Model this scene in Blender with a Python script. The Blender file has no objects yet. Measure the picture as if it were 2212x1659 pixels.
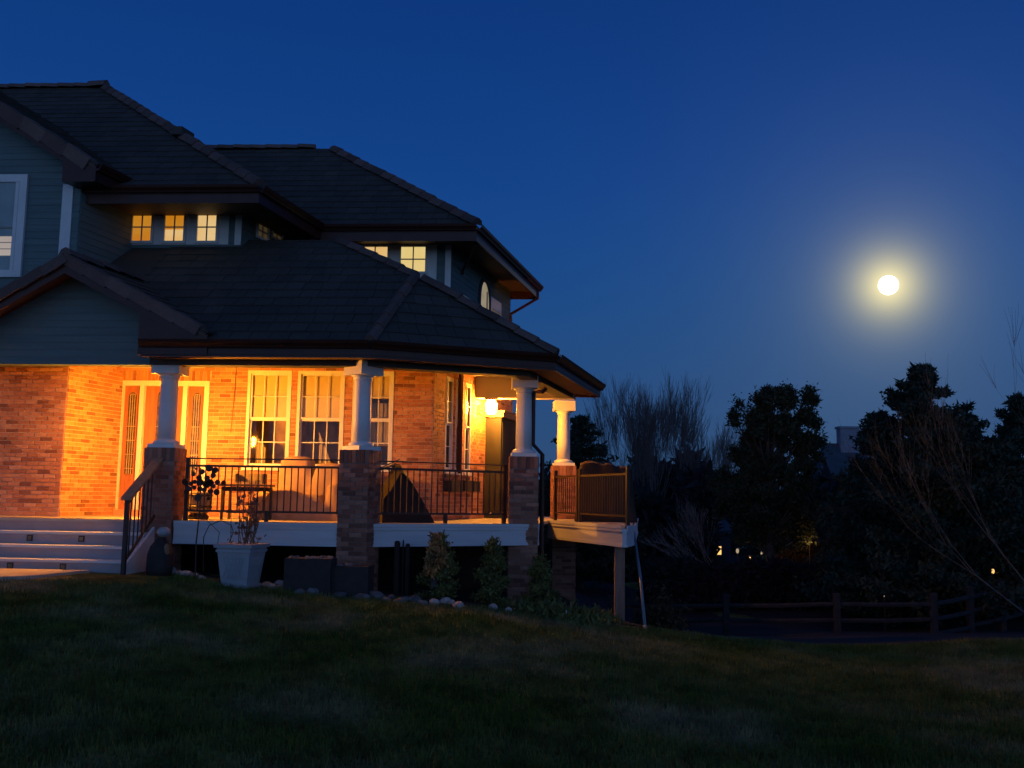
import bpy, math, random
import numpy as np
from mathutils import Vector, Matrix
random.seed(7); np.random.seed(7)
R = math.radians
V = Vector
scn = bpy.context.scene
col = scn.collection

# ------------------------------------------------------------------ camera
F, CX, CY = 2100.0, 1106.0, 829.5           # focal length and centre in the units of a 2212 px wide print
PITCH = math.atan(245.5 / F); ROLL = 0.0155
EYE = V((0, 0, 1.16))
FW = V((0, math.cos(PITCH), math.sin(PITCH))); UP0 = V((0, -math.sin(PITCH), math.cos(PITCH))); R0 = V((1, 0, 0))
RT = R0 * math.cos(ROLL) + UP0 * math.sin(ROLL); UP = UP0 * math.cos(ROLL) - R0 * math.sin(ROLL)
cam = bpy.data.cameras.new('camera'); cam.lens = 36 * F / 2212; cam.sensor_width = 36; cam.clip_end = 3000
co = bpy.data.objects.new('camera', cam); col.objects.link(co)
co.matrix_world = Matrix(((RT.x, UP.x, -FW.x, EYE.x), (RT.y, UP.y, -FW.y, EYE.y), (RT.z, UP.z, -FW.z, EYE.z), (0, 0, 0, 1)))
scn.camera = co

def ray(px, py): return (RT * (px - CX) + UP * (CY - py) + FW * F)
def at(px, py, Y): d = ray(px, py); return EYE + d * (Y / d.y)          # point seen there, at ground distance Y
def atz(px, py, z): d = ray(px, py); return EYE + d * ((z - EYE.z) / d.z)
def onpl(px, py, p, n): d = ray(px, py); return EYE + d * ((p - EYE).dot(n) / d.dot(n))

# ------------------------------------------------------------------ world, moon light, exposure
MOON = ray(1919, 616).normalized()
w = bpy.data.worlds.new('World'); scn.world = w; w.use_nodes = True
nt = w.node_tree; N = nt.nodes; L = nt.links; N.clear()
def wn(t, **k):
    n = N.new(t)
    for a, b in k.items(): setattr(n, a, b)
    return n
out = wn('ShaderNodeOutputWorld'); bg = wn('ShaderNodeBackground'); L.new(bg.outputs[0], out.inputs[0])
bg.inputs[1].default_value = 0.15
sky = wn('ShaderNodeTexSky', sky_type='NISHITA'); sky.sun_disc = False
SUN_EL = R(-3.0); SUN_ROT = R(190)
sky.sun_elevation = SUN_EL; sky.sun_rotation = SUN_ROT; sky.altitude = 1600; sky.ozone_density = 3.0; sky.dust_density = 0.6
tc = wn('ShaderNodeTexCoord'); sep = wn('ShaderNodeSeparateXYZ'); L.new(tc.outputs['Generated'], sep.inputs[0])
def mathn(op, a, b=None, clamp=False):
    n = wn('ShaderNodeMath', operation=op); n.use_clamp = clamp
    for i, v in enumerate((a, b)):
        if v is None: continue
        if isinstance(v, (int, float)): n.inputs[i].default_value = v
        else: L.new(v, n.inputs[i])
    return n.outputs[0]
def cmul(c, f):
    n = wn('ShaderNodeVectorMath', operation='SCALE')
    if isinstance(c, tuple): n.inputs[0].default_value = c
    else: L.new(c, n.inputs[0])
    if isinstance(f, (int, float)): n.inputs[3].default_value = f
    else: L.new(f, n.inputs[3])
    return n.outputs[0]
def cadd(a, b):
    n = wn('ShaderNodeVectorMath', operation='ADD'); L.new(a, n.inputs[0]); L.new(b, n.inputs[1]); return n.outputs[0]
# evening gradient: deep blue overhead, hazy slate near the horizon
ramp = wn('ShaderNodeValToRGB'); L.new(mathn('MAXIMUM', sep.outputs[2], 0.0), ramp.inputs[0])
cr = ramp.color_ramp; cr.interpolation = 'B_SPLINE'
cr.elements[0].position = 0.0; cr.elements[0].color = (.10, .25, .56, 1)
cr.elements[1].position = 1.0; cr.elements[1].color = (.007, .05, .30, 1)
for p, c in ((.10, (.070, .24, .68)), (.20, (.034, .235, .80)), (.31, (.022, .18, .83)), (.43, (.014, .14, .70)), (.55, (.012, .11, .56))):
    e = cr.elements.new(p); e.color = (*c, 1)
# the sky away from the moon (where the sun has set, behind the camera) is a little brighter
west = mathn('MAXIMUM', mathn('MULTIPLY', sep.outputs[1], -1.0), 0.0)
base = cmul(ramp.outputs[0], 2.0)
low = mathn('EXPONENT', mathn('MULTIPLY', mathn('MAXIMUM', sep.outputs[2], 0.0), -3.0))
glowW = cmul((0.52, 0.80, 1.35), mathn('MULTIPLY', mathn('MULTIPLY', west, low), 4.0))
dot = wn('ShaderNodeVectorMath', operation='DOT_PRODUCT'); L.new(tc.outputs['Generated'], dot.inputs[0]); dot.inputs[1].default_value = MOON
ang = mathn('ARCCOSINE', mathn('MINIMUM', dot.outputs['Value'], 1.0))
def halo(colr, amp, sig):
    g = mathn('EXPONENT', mathn('MULTIPLY', mathn('POWER', mathn('DIVIDE', ang, sig), 1.5), -1.0))
    return cmul(colr, mathn('MULTIPLY', g, amp))
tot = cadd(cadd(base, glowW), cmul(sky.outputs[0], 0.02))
for c, a, s in (((1.0, .76, .22), 5.0, .020), ((1.0, .88, .22), 2.0, .036), ((.78, .76, .36), .42, .078), ((.46, .52, .30), .40, .16)):
    tot = cadd(tot, halo(c, a, s))
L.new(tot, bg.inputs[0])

sun = bpy.data.lights.new('moonlight', 'SUN'); sun.energy = 0.02; sun.angle = R(0.5); sun.color = (1, .93, .8)
so = bpy.data.objects.new('moonlight', sun); col.objects.link(so)
so.rotation_euler = (-MOON).to_track_quat('-Z', 'Y').to_euler()
scn.view_settings.view_transform = 'Standard'; scn.view_settings.look = 'None'
scn.view_settings.gamma = 1; scn.view_settings.use_curve_mapping = False; scn.view_settings.exposure = 0.0
scn.cycles.max_bounces = 5; scn.cycles.transparent_max_bounces = 12
scn.cycles.sample_clamp_indirect = 3.0

# ------------------------------------------------------------------ materials
def newmat(name):
    m = bpy.data.materials.new(name); m.use_nodes = True
    return m, m.node_tree.nodes, m.node_tree.links, m.node_tree.nodes['Principled BSDF']
def mat(name, c, rough=.7, var=.25, scale=6.0, bump=.0, bscale=40.0, c2=None, metal=0.0, spec=.4, src='Object', stretch=(1, 1, 1)):
    m, n, l, b = newmat(name)
    t = n.new('ShaderNodeTexCoord'); mp = n.new('ShaderNodeMapping'); mp.inputs['Scale'].default_value = stretch
    l.new(t.outputs[src], mp.inputs[0])
    no = n.new('ShaderNodeTexNoise'); no.inputs['Scale'].default_value = scale; no.inputs['Detail'].default_value = 5
    l.new(mp.outputs[0], no.inputs[0])
    r = n.new('ShaderNodeValToRGB'); l.new(no.outputs[0], r.inputs[0])
    c2 = c2 or tuple(x * (1 - var) for x in c)
    r.color_ramp.elements[0].position = .33; r.color_ramp.elements[0].color = (*c2, 1)
    r.color_ramp.elements[1].position = .66; r.color_ramp.elements[1].color = (*[min(1, x * (1 + var * .4)) for x in c], 1)
    l.new(r.outputs[0], b.inputs['Base Color'])
    b.inputs['Roughness'].default_value = rough; b.inputs['Metallic'].default_value = metal
    b.inputs['Specular IOR Level'].default_value = spec
    if bump:
        n2 = n.new('ShaderNodeTexNoise'); n2.inputs['Scale'].default_value = bscale; n2.inputs['Detail'].default_value = 4
        l.new(mp.outputs[0], n2.inputs[0])
        bp = n.new('ShaderNodeBump'); bp.inputs['Strength'].default_value = bump; bp.inputs['Distance'].default_value = .02
        l.new(n2.outputs[0], bp.inputs['Height']); l.new(bp.outputs[0], b.inputs['Normal'])
    return m
def pieces(name, stops, attr, rough=.85, bump=.4, bscale=60):
    """pieces with a colour of their own: random per object, or per piece from the attribute rnd"""
    m, n, l, b = newmat(name)
    if attr: s = n.new('ShaderNodeAttribute'); s.attribute_name = 'rnd'; f = s.outputs['Fac']
    else: s = n.new('ShaderNodeObjectInfo'); f = s.outputs['Random']
    r = n.new('ShaderNodeValToRGB'); r.color_ramp.interpolation = 'LINEAR'; l.new(f, r.inputs[0])
    e = r.color_ramp.elements; e[0].position = stops[0][0]; e[0].color = (*stops[0][1], 1); e[1].position = stops[-1][0]; e[1].color = (*stops[-1][1], 1)
    for p, c in stops[1:-1]: q = e.new(p); q.color = (*c, 1)
    t = n.new('ShaderNodeNewGeometry'); no = n.new('ShaderNodeTexNoise'); no.inputs['Scale'].default_value = 22; l.new(t.outputs['Position'], no.inputs[0])
    mx = n.new('ShaderNodeMix'); mx.data_type = 'RGBA'; mx.blend_type = 'MULTIPLY'; mx.inputs[0].default_value = .45
    l.new(r.outputs[0], mx.inputs['A']); l.new(no.outputs[0], mx.inputs['B'])
    big = n.new('ShaderNodeTexNoise'); big.inputs['Scale'].default_value = 1.3; l.new(t.outputs['Position'], big.inputs[0])
    m2 = n.new('ShaderNodeMix'); m2.data_type = 'RGBA'; m2.blend_type = 'MULTIPLY'; m2.inputs[0].default_value = .5
    l.new(mx.outputs['Result'], m2.inputs['A']); l.new(big.outputs[0], m2.inputs['B'])
    g = n.new('ShaderNodeVectorMath'); g.operation = 'SCALE'; g.inputs[3].default_value = 1.6; l.new(m2.outputs['Result'], g.inputs[0])
    l.new(g.outputs[0], b.inputs['Base Color']); b.inputs['Roughness'].default_value = rough
    b.inputs['Specular IOR Level'].default_value = .3
    n2 = n.new('ShaderNodeTexNoise'); n2.inputs['Scale'].default_value = bscale; l.new(t.outputs['Position'], n2.inputs[0])
    bp = n.new('ShaderNodeBump'); bp.inputs['Strength'].default_value = bump; bp.inputs['Distance'].default_value = .01
    l.new(n2.outputs[0], bp.inputs['Height']); l.new(bp.outputs[0], b.inputs['Normal'])
    return m
def emit(name, c, s, c2=None, scale=3.0):
    m, n, l, b = newmat(name)
    if c2:
        t = n.new('ShaderNodeTexCoord'); no = n.new('ShaderNodeTexNoise'); no.inputs['Scale'].default_value = scale; l.new(t.outputs['Object'], no.inputs[0])
        r = n.new('ShaderNodeValToRGB'); l.new(no.outputs[0], r.inputs[0]); r.color_ramp.elements[0].position = .35; r.color_ramp.elements[1].position = .65
        r.color_ramp.elements[0].color = (*c, 1); r.color_ramp.elements[1].color = (*c2, 1); l.new(r.outputs[0], b.inputs['Emission Color'])
    else: b.inputs['Emission Color'].default_value = (*c, 1)
    b.inputs['Base Color'].default_value = (.1, .1, .1, 1); b.inputs['Emission Strength'].default_value = s
    return m
BR = [(0, (.22, .085, .045)), (.05, (.27, .10, .05)), (.13, (.43, .17, .08)), (.6, (.52, .225, .11)), (1, (.60, .31, .17))]
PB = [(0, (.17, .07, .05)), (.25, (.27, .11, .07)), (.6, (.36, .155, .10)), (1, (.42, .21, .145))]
RT_ = [(0, (.058, .051, .043)), (.5, (.068, .059, .049)), (1, (.080, .068, .056))]
M = dict(
    brick_o=pieces('house brick', BR, False), brick_j=pieces('house brick joined', BR, True),
    pier_o=pieces('pier brick', PB, False), pier_j=pieces('pier brick joined', PB, True),
    mortar=mat('mortar', (.55, .46, .36), .95, .2, 12, .5, 90),
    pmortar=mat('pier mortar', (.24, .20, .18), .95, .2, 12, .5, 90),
    tile_o=pieces('roof tile', RT_, False, bump=.6), tile_j=pieces('roof tile joined', RT_, True, bump=.6),
    cap=pieces('cap tile', [(0, (.10, .065, .055)), (1, (.17, .11, .095))], False, bump=.6),
    white=mat('white paint', (.72, .72, .70), .5, .06, 4, .08, 60),
    trim=mat('trim paint', (.66, .66, .64), .5, .08, 4, .08, 60),
    deckskirt=mat('deck fascia', (.62, .62, .62), .55, .1, 3, .1, 40, stretch=(.4, .4, 3)),
    siding=mat('teal siding', (.115, .165, .165), .7, .15, 3, .2, 80, stretch=(.3, .3, 4)),
    maroon=mat('maroon gutter', (.048, .009, .004), .45, .2, 4, .05, 30),
    soffit=mat('soffit', (.12, .075, .045), .7, .2, 2, .1, 30),
    beam=mat('dark beam', (.075, .075, .065), .8, .2, 4, .1, 40),
    ceiling=mat('porch ceiling', (.62, .58, .5), .7, .08, 3, .05, 30),
    floor=mat('deck boards', (.5, .45, .38), .65, .2, 4, .2, 30, stretch=(.5, 4, 1)),
    riser=mat('stair risers', (.36, .32, .33), .6, .12, 3, .1, 40),
    iron=mat('dark iron', (.035, .020, .016), .45, .2, 10, .1, 60),
    sdrail=mat('brown rail paint', (.042, .022, .012), .6, .2, 10, .1, 60),
    rail=mat('hand rail wood', (.34, .21, .13), .6, .2, 10, .1, 60),
    door=mat('stained wood door', (.42, .15, .055), .4, .3, 3, .1, 40, stretch=(6, 6, .6)),
    lead=mat('leaded glass', (.10, .075, .045), .15, .5, 18, .0, c2=(.03, .025, .02)),
    came=mat('glass came', (.5, .42, .3), .4),
    room=mat('dark room', (.42, .28, .13), .9, .5, 3),
    shade=mat('window shade', (.80, .66, .36), .85, .08, 3),
    curtain=mat('lace curtain', (.5, .42, .3), .9, .3, 8, stretch=(6, 6, .5)),
    cover=mat('tan furniture cover', (.46, .29, .18), .85, .25, 3, .4, 9),
    brown=mat('brown furniture cover', (.045, .022, .012), .85, .4, 3, .5, 9),
    black=mat('black cover', (.030, .020, .015), .8, .3, 4, .3, 12),
    pot=mat('white plastic pot', (.36, .38, .40), .5, .1, 5, .05, 40),
    clay=mat('clay pot', (.26, .19, .11), .8, .3, 8, .2, 40),
    darkbox=mat('dark planter', (.035, .03, .028), .8, .3, 8, .2, 40),
    cabinet=mat('dark cabinet', (.022, .02, .018), .7, .3, 4, .1, 40),
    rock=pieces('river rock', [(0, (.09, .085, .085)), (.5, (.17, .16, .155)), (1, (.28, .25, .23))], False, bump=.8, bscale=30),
    litrock=pieces('lit river rock', [(0, (.40, .33, .28)), (1, (.62, .52, .45))], False, bump=.8, bscale=30),  # brighter copy of the river rock, lamp light put into its colour
    post=mat('deck post wood', (.30, .17, .12), .8, .3, 4, .3, 40, stretch=(5, 5, .5)),
    pipe=mat('white pipe', (.16, .20, .22), .4, .1, 6),
    foil=mat('spruce needles', (.028, .045, .028), .8, .5, 4, c2=(.012, .022, .014)),
    pine=mat('pine needles', (.034, .046, .022), .8, .5, 4, c2=(.014, .02, .01)),
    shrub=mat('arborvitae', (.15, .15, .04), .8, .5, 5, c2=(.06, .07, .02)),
    litgoldshrub=mat('golden shrub', (.62, .28, .09), .8, .5, 5, c2=(.10, .07, .03)),  # gold raised to carry the porch light on the shrub top
    hedge=mat('dry hedge', (.10, .055, .022), .9, .5, 4, c2=(.03, .02, .01)),
    bark=mat('bark', (.075, .065, .06), .9, .4, 6, .4, 30),
    hazebark=mat('haze paled bark', (.15, .13, .125), .9, .3, 6),  # paled toward the sky, haze put into the bark colour
    greybark=mat('grey bark', (.085, .09, .09), .9, .3, 6),
    palebark=mat('pale bark', (.20, .165, .15), .9, .4, 6, .4, 30),
    fence=mat('weathered fence wood', (.032, .027, .028), .9, .4, 5, .4, 40, stretch=(1, 1, 1)),
    dry=mat('dried vine', (.24, .13, .08), .9, .4, 9),
    wood=mat('far woodland', (.018, .022, .026), .95, .5, 2),
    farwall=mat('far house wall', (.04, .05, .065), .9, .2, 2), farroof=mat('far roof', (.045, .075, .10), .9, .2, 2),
    chim=mat('pale chimney', (.22, .24, .30), .9, .15, 3),
    fieldshade=mat('shaded field', (.014, .010, .008), .95, .5, 6, .6, 20),  # near-black colour stands for the shade under the trees
    path=mat('concrete path', (.42, .38, .33), .9, .15, 3, .2, 60),
    soil=mat('bed soil', (.028, .020, .015), .95, .5, 6, .8, 30),
    lit_orange=emit('lit window amber', (1, .33, .012), .62, (1, .40, .03), 5),
    lit_pale=emit('lit window pale', (1, .70, .34), .9, (1, .58, .20), 2),
    lit_yel=emit('lit window yellow', (1, .72, .26), .9, (1, .80, .36), 1.5),
    lit_left=emit('lit blind', (.55, .45, .42), .75, (.62, .52, .46), 2),
    dimarch=emit('curtained arch', (.52, .42, .24), .45, (.66, .56, .36), 3),  # pale curtains and their reflection put in as a faint glow
    dimref=emit('dim reflecting window', (.26, .17, .08), .14, (.4, .27, .12), 6),  # reflections in the dim windows put in as a faint glow
    flame=emit('lamp glass', (1, .34, .022), 2300), flame2=emit('wall lamp glass', (1, .36, .035), 760), farlight=emit('far light', (1, .55, .16), 1.4), whitelight=emit('far white light', (1, .80, .5), .35),
    moon=emit('moon surface', (1, .97, .86), 7),
)
def glassmat():
    m, n, l, b = newmat('window glass'); n.remove(b)
    o = n['Material Output']; g = n.new('ShaderNodeBsdfGlossy'); g.inputs['Roughness'].default_value = .04; g.inputs['Color'].default_value = (.8, .8, .8, 1)
    t = n.new('ShaderNodeBsdfTransparent'); t.inputs[0].default_value = (.93, .93, .9, 1)
    fr = n.new('ShaderNodeLayerWeight'); fr.inputs[0].default_value = .5; mx = n.new('ShaderNodeMixShader')
    pw = n.new('ShaderNodeMath'); pw.operation = 'POWER'; pw.inputs[1].default_value = 5; l.new(fr.outputs['Facing'], pw.inputs[0])
    ma = n.new('ShaderNodeMath'); ma.operation = 'MULTIPLY_ADD'; ma.inputs[1].default_value = .6; ma.inputs[2].default_value = .018; l.new(pw.outputs[0], ma.inputs[0]); l.new(ma.outputs[0], mx.inputs[0]); l.new(t.outputs[0], mx.inputs[1]); l.new(g.outputs[0], mx.inputs[2]); l.new(mx.outputs[0], o.inputs[0])
    return m
M['glass'] = glassmat()
def lawnmat():
    m, n, l, b = newmat('lawn'); t = n.new('ShaderNodeNewGeometry')
    def noise(s, d=5):
        x = n.new('ShaderNodeTexNoise'); x.inputs['Scale'].default_value = s; x.inputs['Detail'].default_value = d; l.new(t.outputs['Position'], x.inputs[0]); return x.outputs[0]
    def rmp(f, st):
        r = n.new('ShaderNodeValToRGB'); l.new(f, r.inputs[0]); e = r.color_ramp.elements
        e[0].position, e[0].color = st[0][0], (*st[0][1], 1); e[1].position, e[1].color = st[1][0], (*st[1][1], 1)
        for p, c in st[2:]: q = e.new(p); q.color = (*c, 1)
        return r.outputs[0]
    a = rmp(noise(.7), [(.36, (.10, .145, .03)), (.66, (.27, .26, .14)), (.5, (.16, .185, .055))])
    c = rmp(noise(14), [(.3, (.6, .6, .6)), (.7, (1.15, 1.15, 1.15))])
    mx = n.new('ShaderNodeMix'); mx.data_type = 'RGBA'; mx.blend_type = 'MULTIPLY'; mx.inputs[0].default_value = 1; l.new(a, mx.inputs['A']); l.new(c, mx.inputs['B'])
    d_ = rmp(noise(3.1, 6), [(.38, (.62, .66, .6)), (.62, (1.3, 1.22, 1.1))]); m3 = n.new('ShaderNodeMix'); m3.data_type = 'RGBA'; m3.blend_type = 'MULTIPLY'; m3.inputs[0].default_value = 1
    l.new(mx.outputs['Result'], m3.inputs['A']); l.new(d_, m3.inputs['B']); l.new(m3.outputs['Result'], b.inputs['Base Color']); b.inputs['Roughness'].default_value = .95; b.inputs['Specular IOR Level'].default_value = .1
    bp = n.new('ShaderNodeBump'); bp.inputs['Strength'].default_value = 1; bp.inputs['Distance'].default_value = .06; l.new(noise(25), bp.inputs['Height']); l.new(bp.outputs[0], b.inputs['Normal'])
    return m
M['lawn'] = lawnmat()

# ------------------------------------------------------------------ mesh helpers
class MB:
    def __init__(s): s.v = []; s.f = []; s.r = []
    def add(s, vs, fs, rnd=None):
        o = len(s.v); s.v += [tuple(p) for p in vs]; s.f += [tuple(o + i for i in q) for q in fs]
        s.r += [rnd if rnd is not None else 0.5] * len(fs); return s
    def box(s, p, a, b, c, rnd=None):
        p, a, b, c = V(p), V(a), V(b), V(c)
        vs = [p, p + a, p + a + b, p + b, p + c, p + a + c, p + a + b + c, p + b + c]
        fs = [(0, 3, 2, 1), (4, 5, 6, 7), (0, 1, 5, 4), (1, 2, 6, 5), (2, 3, 7, 6), (3, 0, 4, 7)]
        if a.cross(b).dot(c) < 0: fs = [q[::-1] for q in fs]
        return s.add(vs, fs, rnd)
    def cbox(s, c, x, y, z, sx, sy, sz):
        x, y, z = V(x), V(y), V(z); return s.box(V(c) - x * sx / 2 - y * sy / 2 - z * sz / 2, x * sx, y * sy, z * sz)
    def prism(s, poly, ext, rnd=None):
        n = len(poly); ext = V(ext); vs = [V(p) for p in poly] + [V(p) + ext for p in poly]
        fs = [tuple(range(n))[::-1], tuple(range(n, 2 * n))] + [(i, (i + 1) % n, n + (i + 1) % n, n + i) for i in range(n)]
        return s.add(vs, fs, rnd)
    def poly(s, pts, rnd=None): return s.add(pts, [tuple(range(len(pts)))], rnd)
    def tube(s, pts, r, n=6, cap=True):
        pts = [V(p) for p in pts]; rs = r if isinstance(r, (list, tuple)) else [r] * len(pts); vs = []; fs = []
        for i, p in enumerate(pts):
            d = (pts[min(i + 1, len(pts) - 1)] - pts[max(i - 1, 0)]).normalized()
            u = d.orthogonal().normalized() if i == 0 else (u - d * u.dot(d)).normalized()
            wv = d.cross(u)
            for k in range(n):
                a = 2 * math.pi * k / n; vs.append(p + (u * math.cos(a) + wv * math.sin(a)) * rs[i])
        for i in range(len(pts) - 1):
            for k in range(n): fs.append((i * n + k, i * n + (k + 1) % n, (i + 1) * n + (k + 1) % n, (i + 1) * n + k))
        if cap: fs.append(tuple(range(n))[::-1]); fs.append(tuple((len(pts) - 1) * n + k for k in range(n)))
        return s.add(vs, fs)
    def lathe(s, c, prof, n=20, rot=0):
        c = V(c); vs = []; fs = []
        for r, z in prof:
            for k in range(n):
                a = rot + 2 * math.pi * k / n; vs.append(c + V((r * math.cos(a), r * math.sin(a), z)))
        for i in range(len(prof) - 1):
            for k in range(n): fs.append((i * n + k, i * n + (k + 1) % n, (i + 1) * n + (k + 1) % n, (i + 1) * n + k))
        fs.append(tuple(range(n))[::-1]); fs.append(tuple((len(prof) - 1) * n + k for k in range(n)))
        return s.add(vs, fs)
    def ball(s, c, rx, ry, rz, n=8, m=6, jit=0.0):
        c = V(c); vs = []; fs = []
        for i in range(m + 1):
            t = math.pi * i / m
            for k in range(n):
                a = 2 * math.pi * k / n; j = 1 + random.uniform(-jit, jit)
                vs.append(c + V((rx * j * math.sin(t) * math.cos(a), ry * j * math.sin(t) * math.sin(a), -rz * j * math.cos(t))))
        for i in range(m):
            for k in range(n): fs.append((i * n + k, i * n + (k + 1) % n, (i + 1) * n + (k + 1) % n, (i + 1) * n + k))
        return s.add(vs, fs)
    def build(s, name, m, parent=None, smooth=False, rnd=False, **props):
        me = bpy.data.meshes.new(name); me.from_pydata(s.v, [], s.f); me.materials.append(M[m] if isinstance(m, str) else m)
        if smooth: me.shade_smooth()
        if rnd:
            a = me.attributes.new('rnd', 'FLOAT', 'FACE'); a.data.foreach_set('value', s.r)
        o = bpy.data.objects.new(name, me); col.objects.link(o)
        if parent: link(o, parent)
        for k, v in props.items(): o[k] = v
        return o
def link(o, parent):
    o.parent = parent
    o.matrix_parent_inverse = Matrix.Translation(-V(parent.get('_o', (0, 0, 0)))) if False else Matrix.Identity(4)
def struct(o): o['kind'] = 'structure'; return o
def tag(o, label, cat, group=None):
    o['label'] = label; o['category'] = cat
    if group: o['group'] = group
    return o
class Thing:
    """an Empty at the thing's base; parts are given in world coordinates and moved into its frame"""
    def __init__(s, name, loc, label, cat, group=None):
        s.e = bpy.data.objects.new(name, None); col.objects.link(s.e); s.e.location = loc; s.loc = V(loc)
        s.e.empty_display_size = .2; tag(s.e, label, cat, group)
    def part(s, name, mb, m, parent=None, **k):
        o = mb.build(name, m, **k)
        o.parent = parent or s.e
        o.matrix_parent_inverse = Matrix.Identity(4)
        if parent is None: o.location = -s.loc; 
        return o
def inst(name, me, mw, parent, base):
    """one more object on a shared mesh, world matrix mw"""
    o = bpy.data.objects.new(name, me); col.objects.link(o); o.parent = parent
    o.matrix_local = Matrix.Translation(-base) @ mw
    return o
Z = V((0, 0, 1))
UB = MB().box((0, -1, 0), (1, 0, 0), (0, 1, 0), (0, 0, 1))   # unit brick: x along wall, y into wall (front at -1..0)
def unitmesh(name, m):
    # x 0..1 along, y 0..1 depth (toward the inside), z 0..1 up, with a small bevel on the front face
    e = .035; vs = [(0, 1, 0), (1, 1, 0), (1, 1, 1), (0, 1, 1), (0, .12, 0), (1, .12, 0), (1, .12, 1), (0, .12, 1), (e, 0, e * 2.2), (1 - e, 0, e * 2.2), (1 - e, 0, 1 - e * 2.2), (e, 0, 1 - e * 2.2)]
    fs = [(4, 5, 1, 0), (5, 6, 2, 1), (6, 7, 3, 2), (7, 4, 0, 3), (8, 9, 5, 4), (9, 10, 6, 5), (10, 11, 7, 6), (11, 8, 4, 7), (8, 11, 10, 9)]
    fs = [q[::-1] for q in fs]
    me = bpy.data.meshes.new(name); me.from_pydata(vs, [], fs); me.materials.append(M[m]); return me, vs, fs
BM_H, BV, BF = unitmesh('brick', 'brick_o'); BM_P, _, _ = unitmesh('brick', 'pier_o')

class Wall:
    def __init__(s, p, ang, out=1):
        """p: plan point, ang: direction angle in plan (deg, from +x), outward normal to the right of the direction"""
        s.p = V((p[0], p[1], 0)); s.d = V((math.cos(R(ang)), math.sin(R(ang)), 0)); s.n = V((s.d.y, -s.d.x, 0)) * out
    def P(s, a, z, o=0.0): return s.p + s.d * a + s.n * o + Z * z
    def hit(s, px, py):
        q = onpl(px, py, s.p, s.n); return ((q - s.p).dot(s.d), q.z)
    def s_at(s, px, py=1000): return s.hit(px, py)[0]

CO = .0677      # brick course
BL = .200       # brick pitch
def subtract(a, b, holes):
    seg = [(a, b)]
    for h0, h1 in holes:
        new = []
        for x, y in seg:
            if h1 <= x or h0 >= y: new.append((x, y)); continue
            if h0 > x: new.append((x, h0))
            if h1 < y: new.append((h1, y))
        seg = new
    return seg
def brickwork(th, wall, s0, s1, z0, z1, holes, nobj=0, kind='h', soldier=(), parent=None, close_first=True):
    """mortar sheet with holes, bricks proud of it. holes: (s0,s1,z0,z1). Returns wall part"""
    mo = MB()
    zs = sorted({z0, z1} | {h[2] for h in holes} | {h[3] for h in holes}); zs = [z for z in zs if z0 <= z <= z1]
    for za, zb in zip(zs, zs[1:]):
        if zb - za < 1e-4: continue
        hs = [(h[0], h[1]) for h in holes if h[2] < (za + zb) / 2 < h[3]]
        for a, b in subtract(s0, s1, hs):
            mo.add([wall.P(a, za), wall.P(b, za), wall.P(b, zb), wall.P(a, zb)], [(0, 1, 2, 3)])
    wp = parent or th.part('brick_wall' if kind == 'h' else 'pier_core', mo, 'mortar' if kind == 'h' else 'pmortar')
    me = BM_H if kind == 'h' else BM_P
    dep = .010; bricks = []
    nrow = int((z1 - z0) / CO + .5); g = .0095
    for i in range(nrow):
        za = z1 - (i + 1) * CO; zb = za + CO
        if za < z0 - .03: continue
        hs = [(h[0], h[1]) for h in list(holes) + list(soldier) if h[2] < (za + zb) / 2 < h[3]]
        off = BL / 2 if i % 2 else 0
        for a, b in subtract(s0, s1, hs):
            k = math.floor((a - off) / BL)
            while k * BL + off < b:
                x0 = max(a, k * BL + off); x1 = min(b, (k + 1) * BL + off); k += 1
                if x1 - x0 < .03: continue
                bricks.append((x0, x1 - g, za, zb - g))
    for h in soldier:
        k = h[0]
        while k < h[1] - .03: bricks.append((k, min(k + .0677, h[1]) - g, h[2], h[3] - g)); k += .0677
    if nobj: bricks.sort(key=lambda q: -((q[1] - q[0]) * (q[3] - q[2])) + random.random() * .0001)
    B = MB(); n = 0
    for (x0, x1, za, zb) in bricks:
        d = dep + random.uniform(-.003, .003)
        if n < nobj:
            mw = Matrix((( wall.d.x * (x1 - x0), -wall.n.x * d, 0, 0), (wall.d.y * (x1 - x0), -wall.n.y * d, 0, 0), (0, 0, zb - za, 0), (0, 0, 0, 1)))
            p = wall.P(x0, za, d); mw.translation = p
            o = bpy.data.objects.new('brick', me); col.objects.link(o); o.parent = wp; o.matrix_local = mw; n += 1
        else:
            vs = [wall.P(x0 + v[0] * (x1 - x0), za + v[2] * (zb - za), d * (1 - v[1])) for v in BV]; B.add(vs, BF, random.random())
    if B.v:
        o = B.build('brickwork', 'brick_j' if kind == 'h' else 'pier_j', rnd=True); o.parent = wp; o['kind'] = 'stuff'
    return wp, n

# ------------------------------------------------------------------ plan of the house (metres; camera looks along +Y)
DECK = .74; CEIL = 3.52; BEAMZ = 3.10
L_ = Wall(at(135, 1000, 16.0), -4)                     # left brick wall, direction to the right, s<0 to the left
Rr = Wall(L_.p, 90 - 15.5)                             # its return
A1 = Wall(at(600, 1000, 17.15), -4)                    # main brick wall with door and windows
sA_left = None
def meet(w1, w2):
    # parameter on w1 where it crosses w2 (plan)
    den = w1.d.dot(w2.n); return (w2.p - w1.p).dot(w2.n) / den
r_end = meet(Rr, A1); cornerRA = Rr.P(r_end, 0)
C1 = Wall(A1.P(A1.s_at(933), 0), 90 - 17)              # side brick wall running back
TH = Thing('house', at(500, 1130, 17.5) * 1.0, 'large two storey house with orange lit brick porch wall and dark tiled roofs', 'house')
TH.e.location.z = 0; TH.loc.z = 0
H = TH
E1 = atz(800, 738, 3.40); E2 = atz(1200, 768, 3.40); E3 = atz(1297, 833, 3.40)
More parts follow.
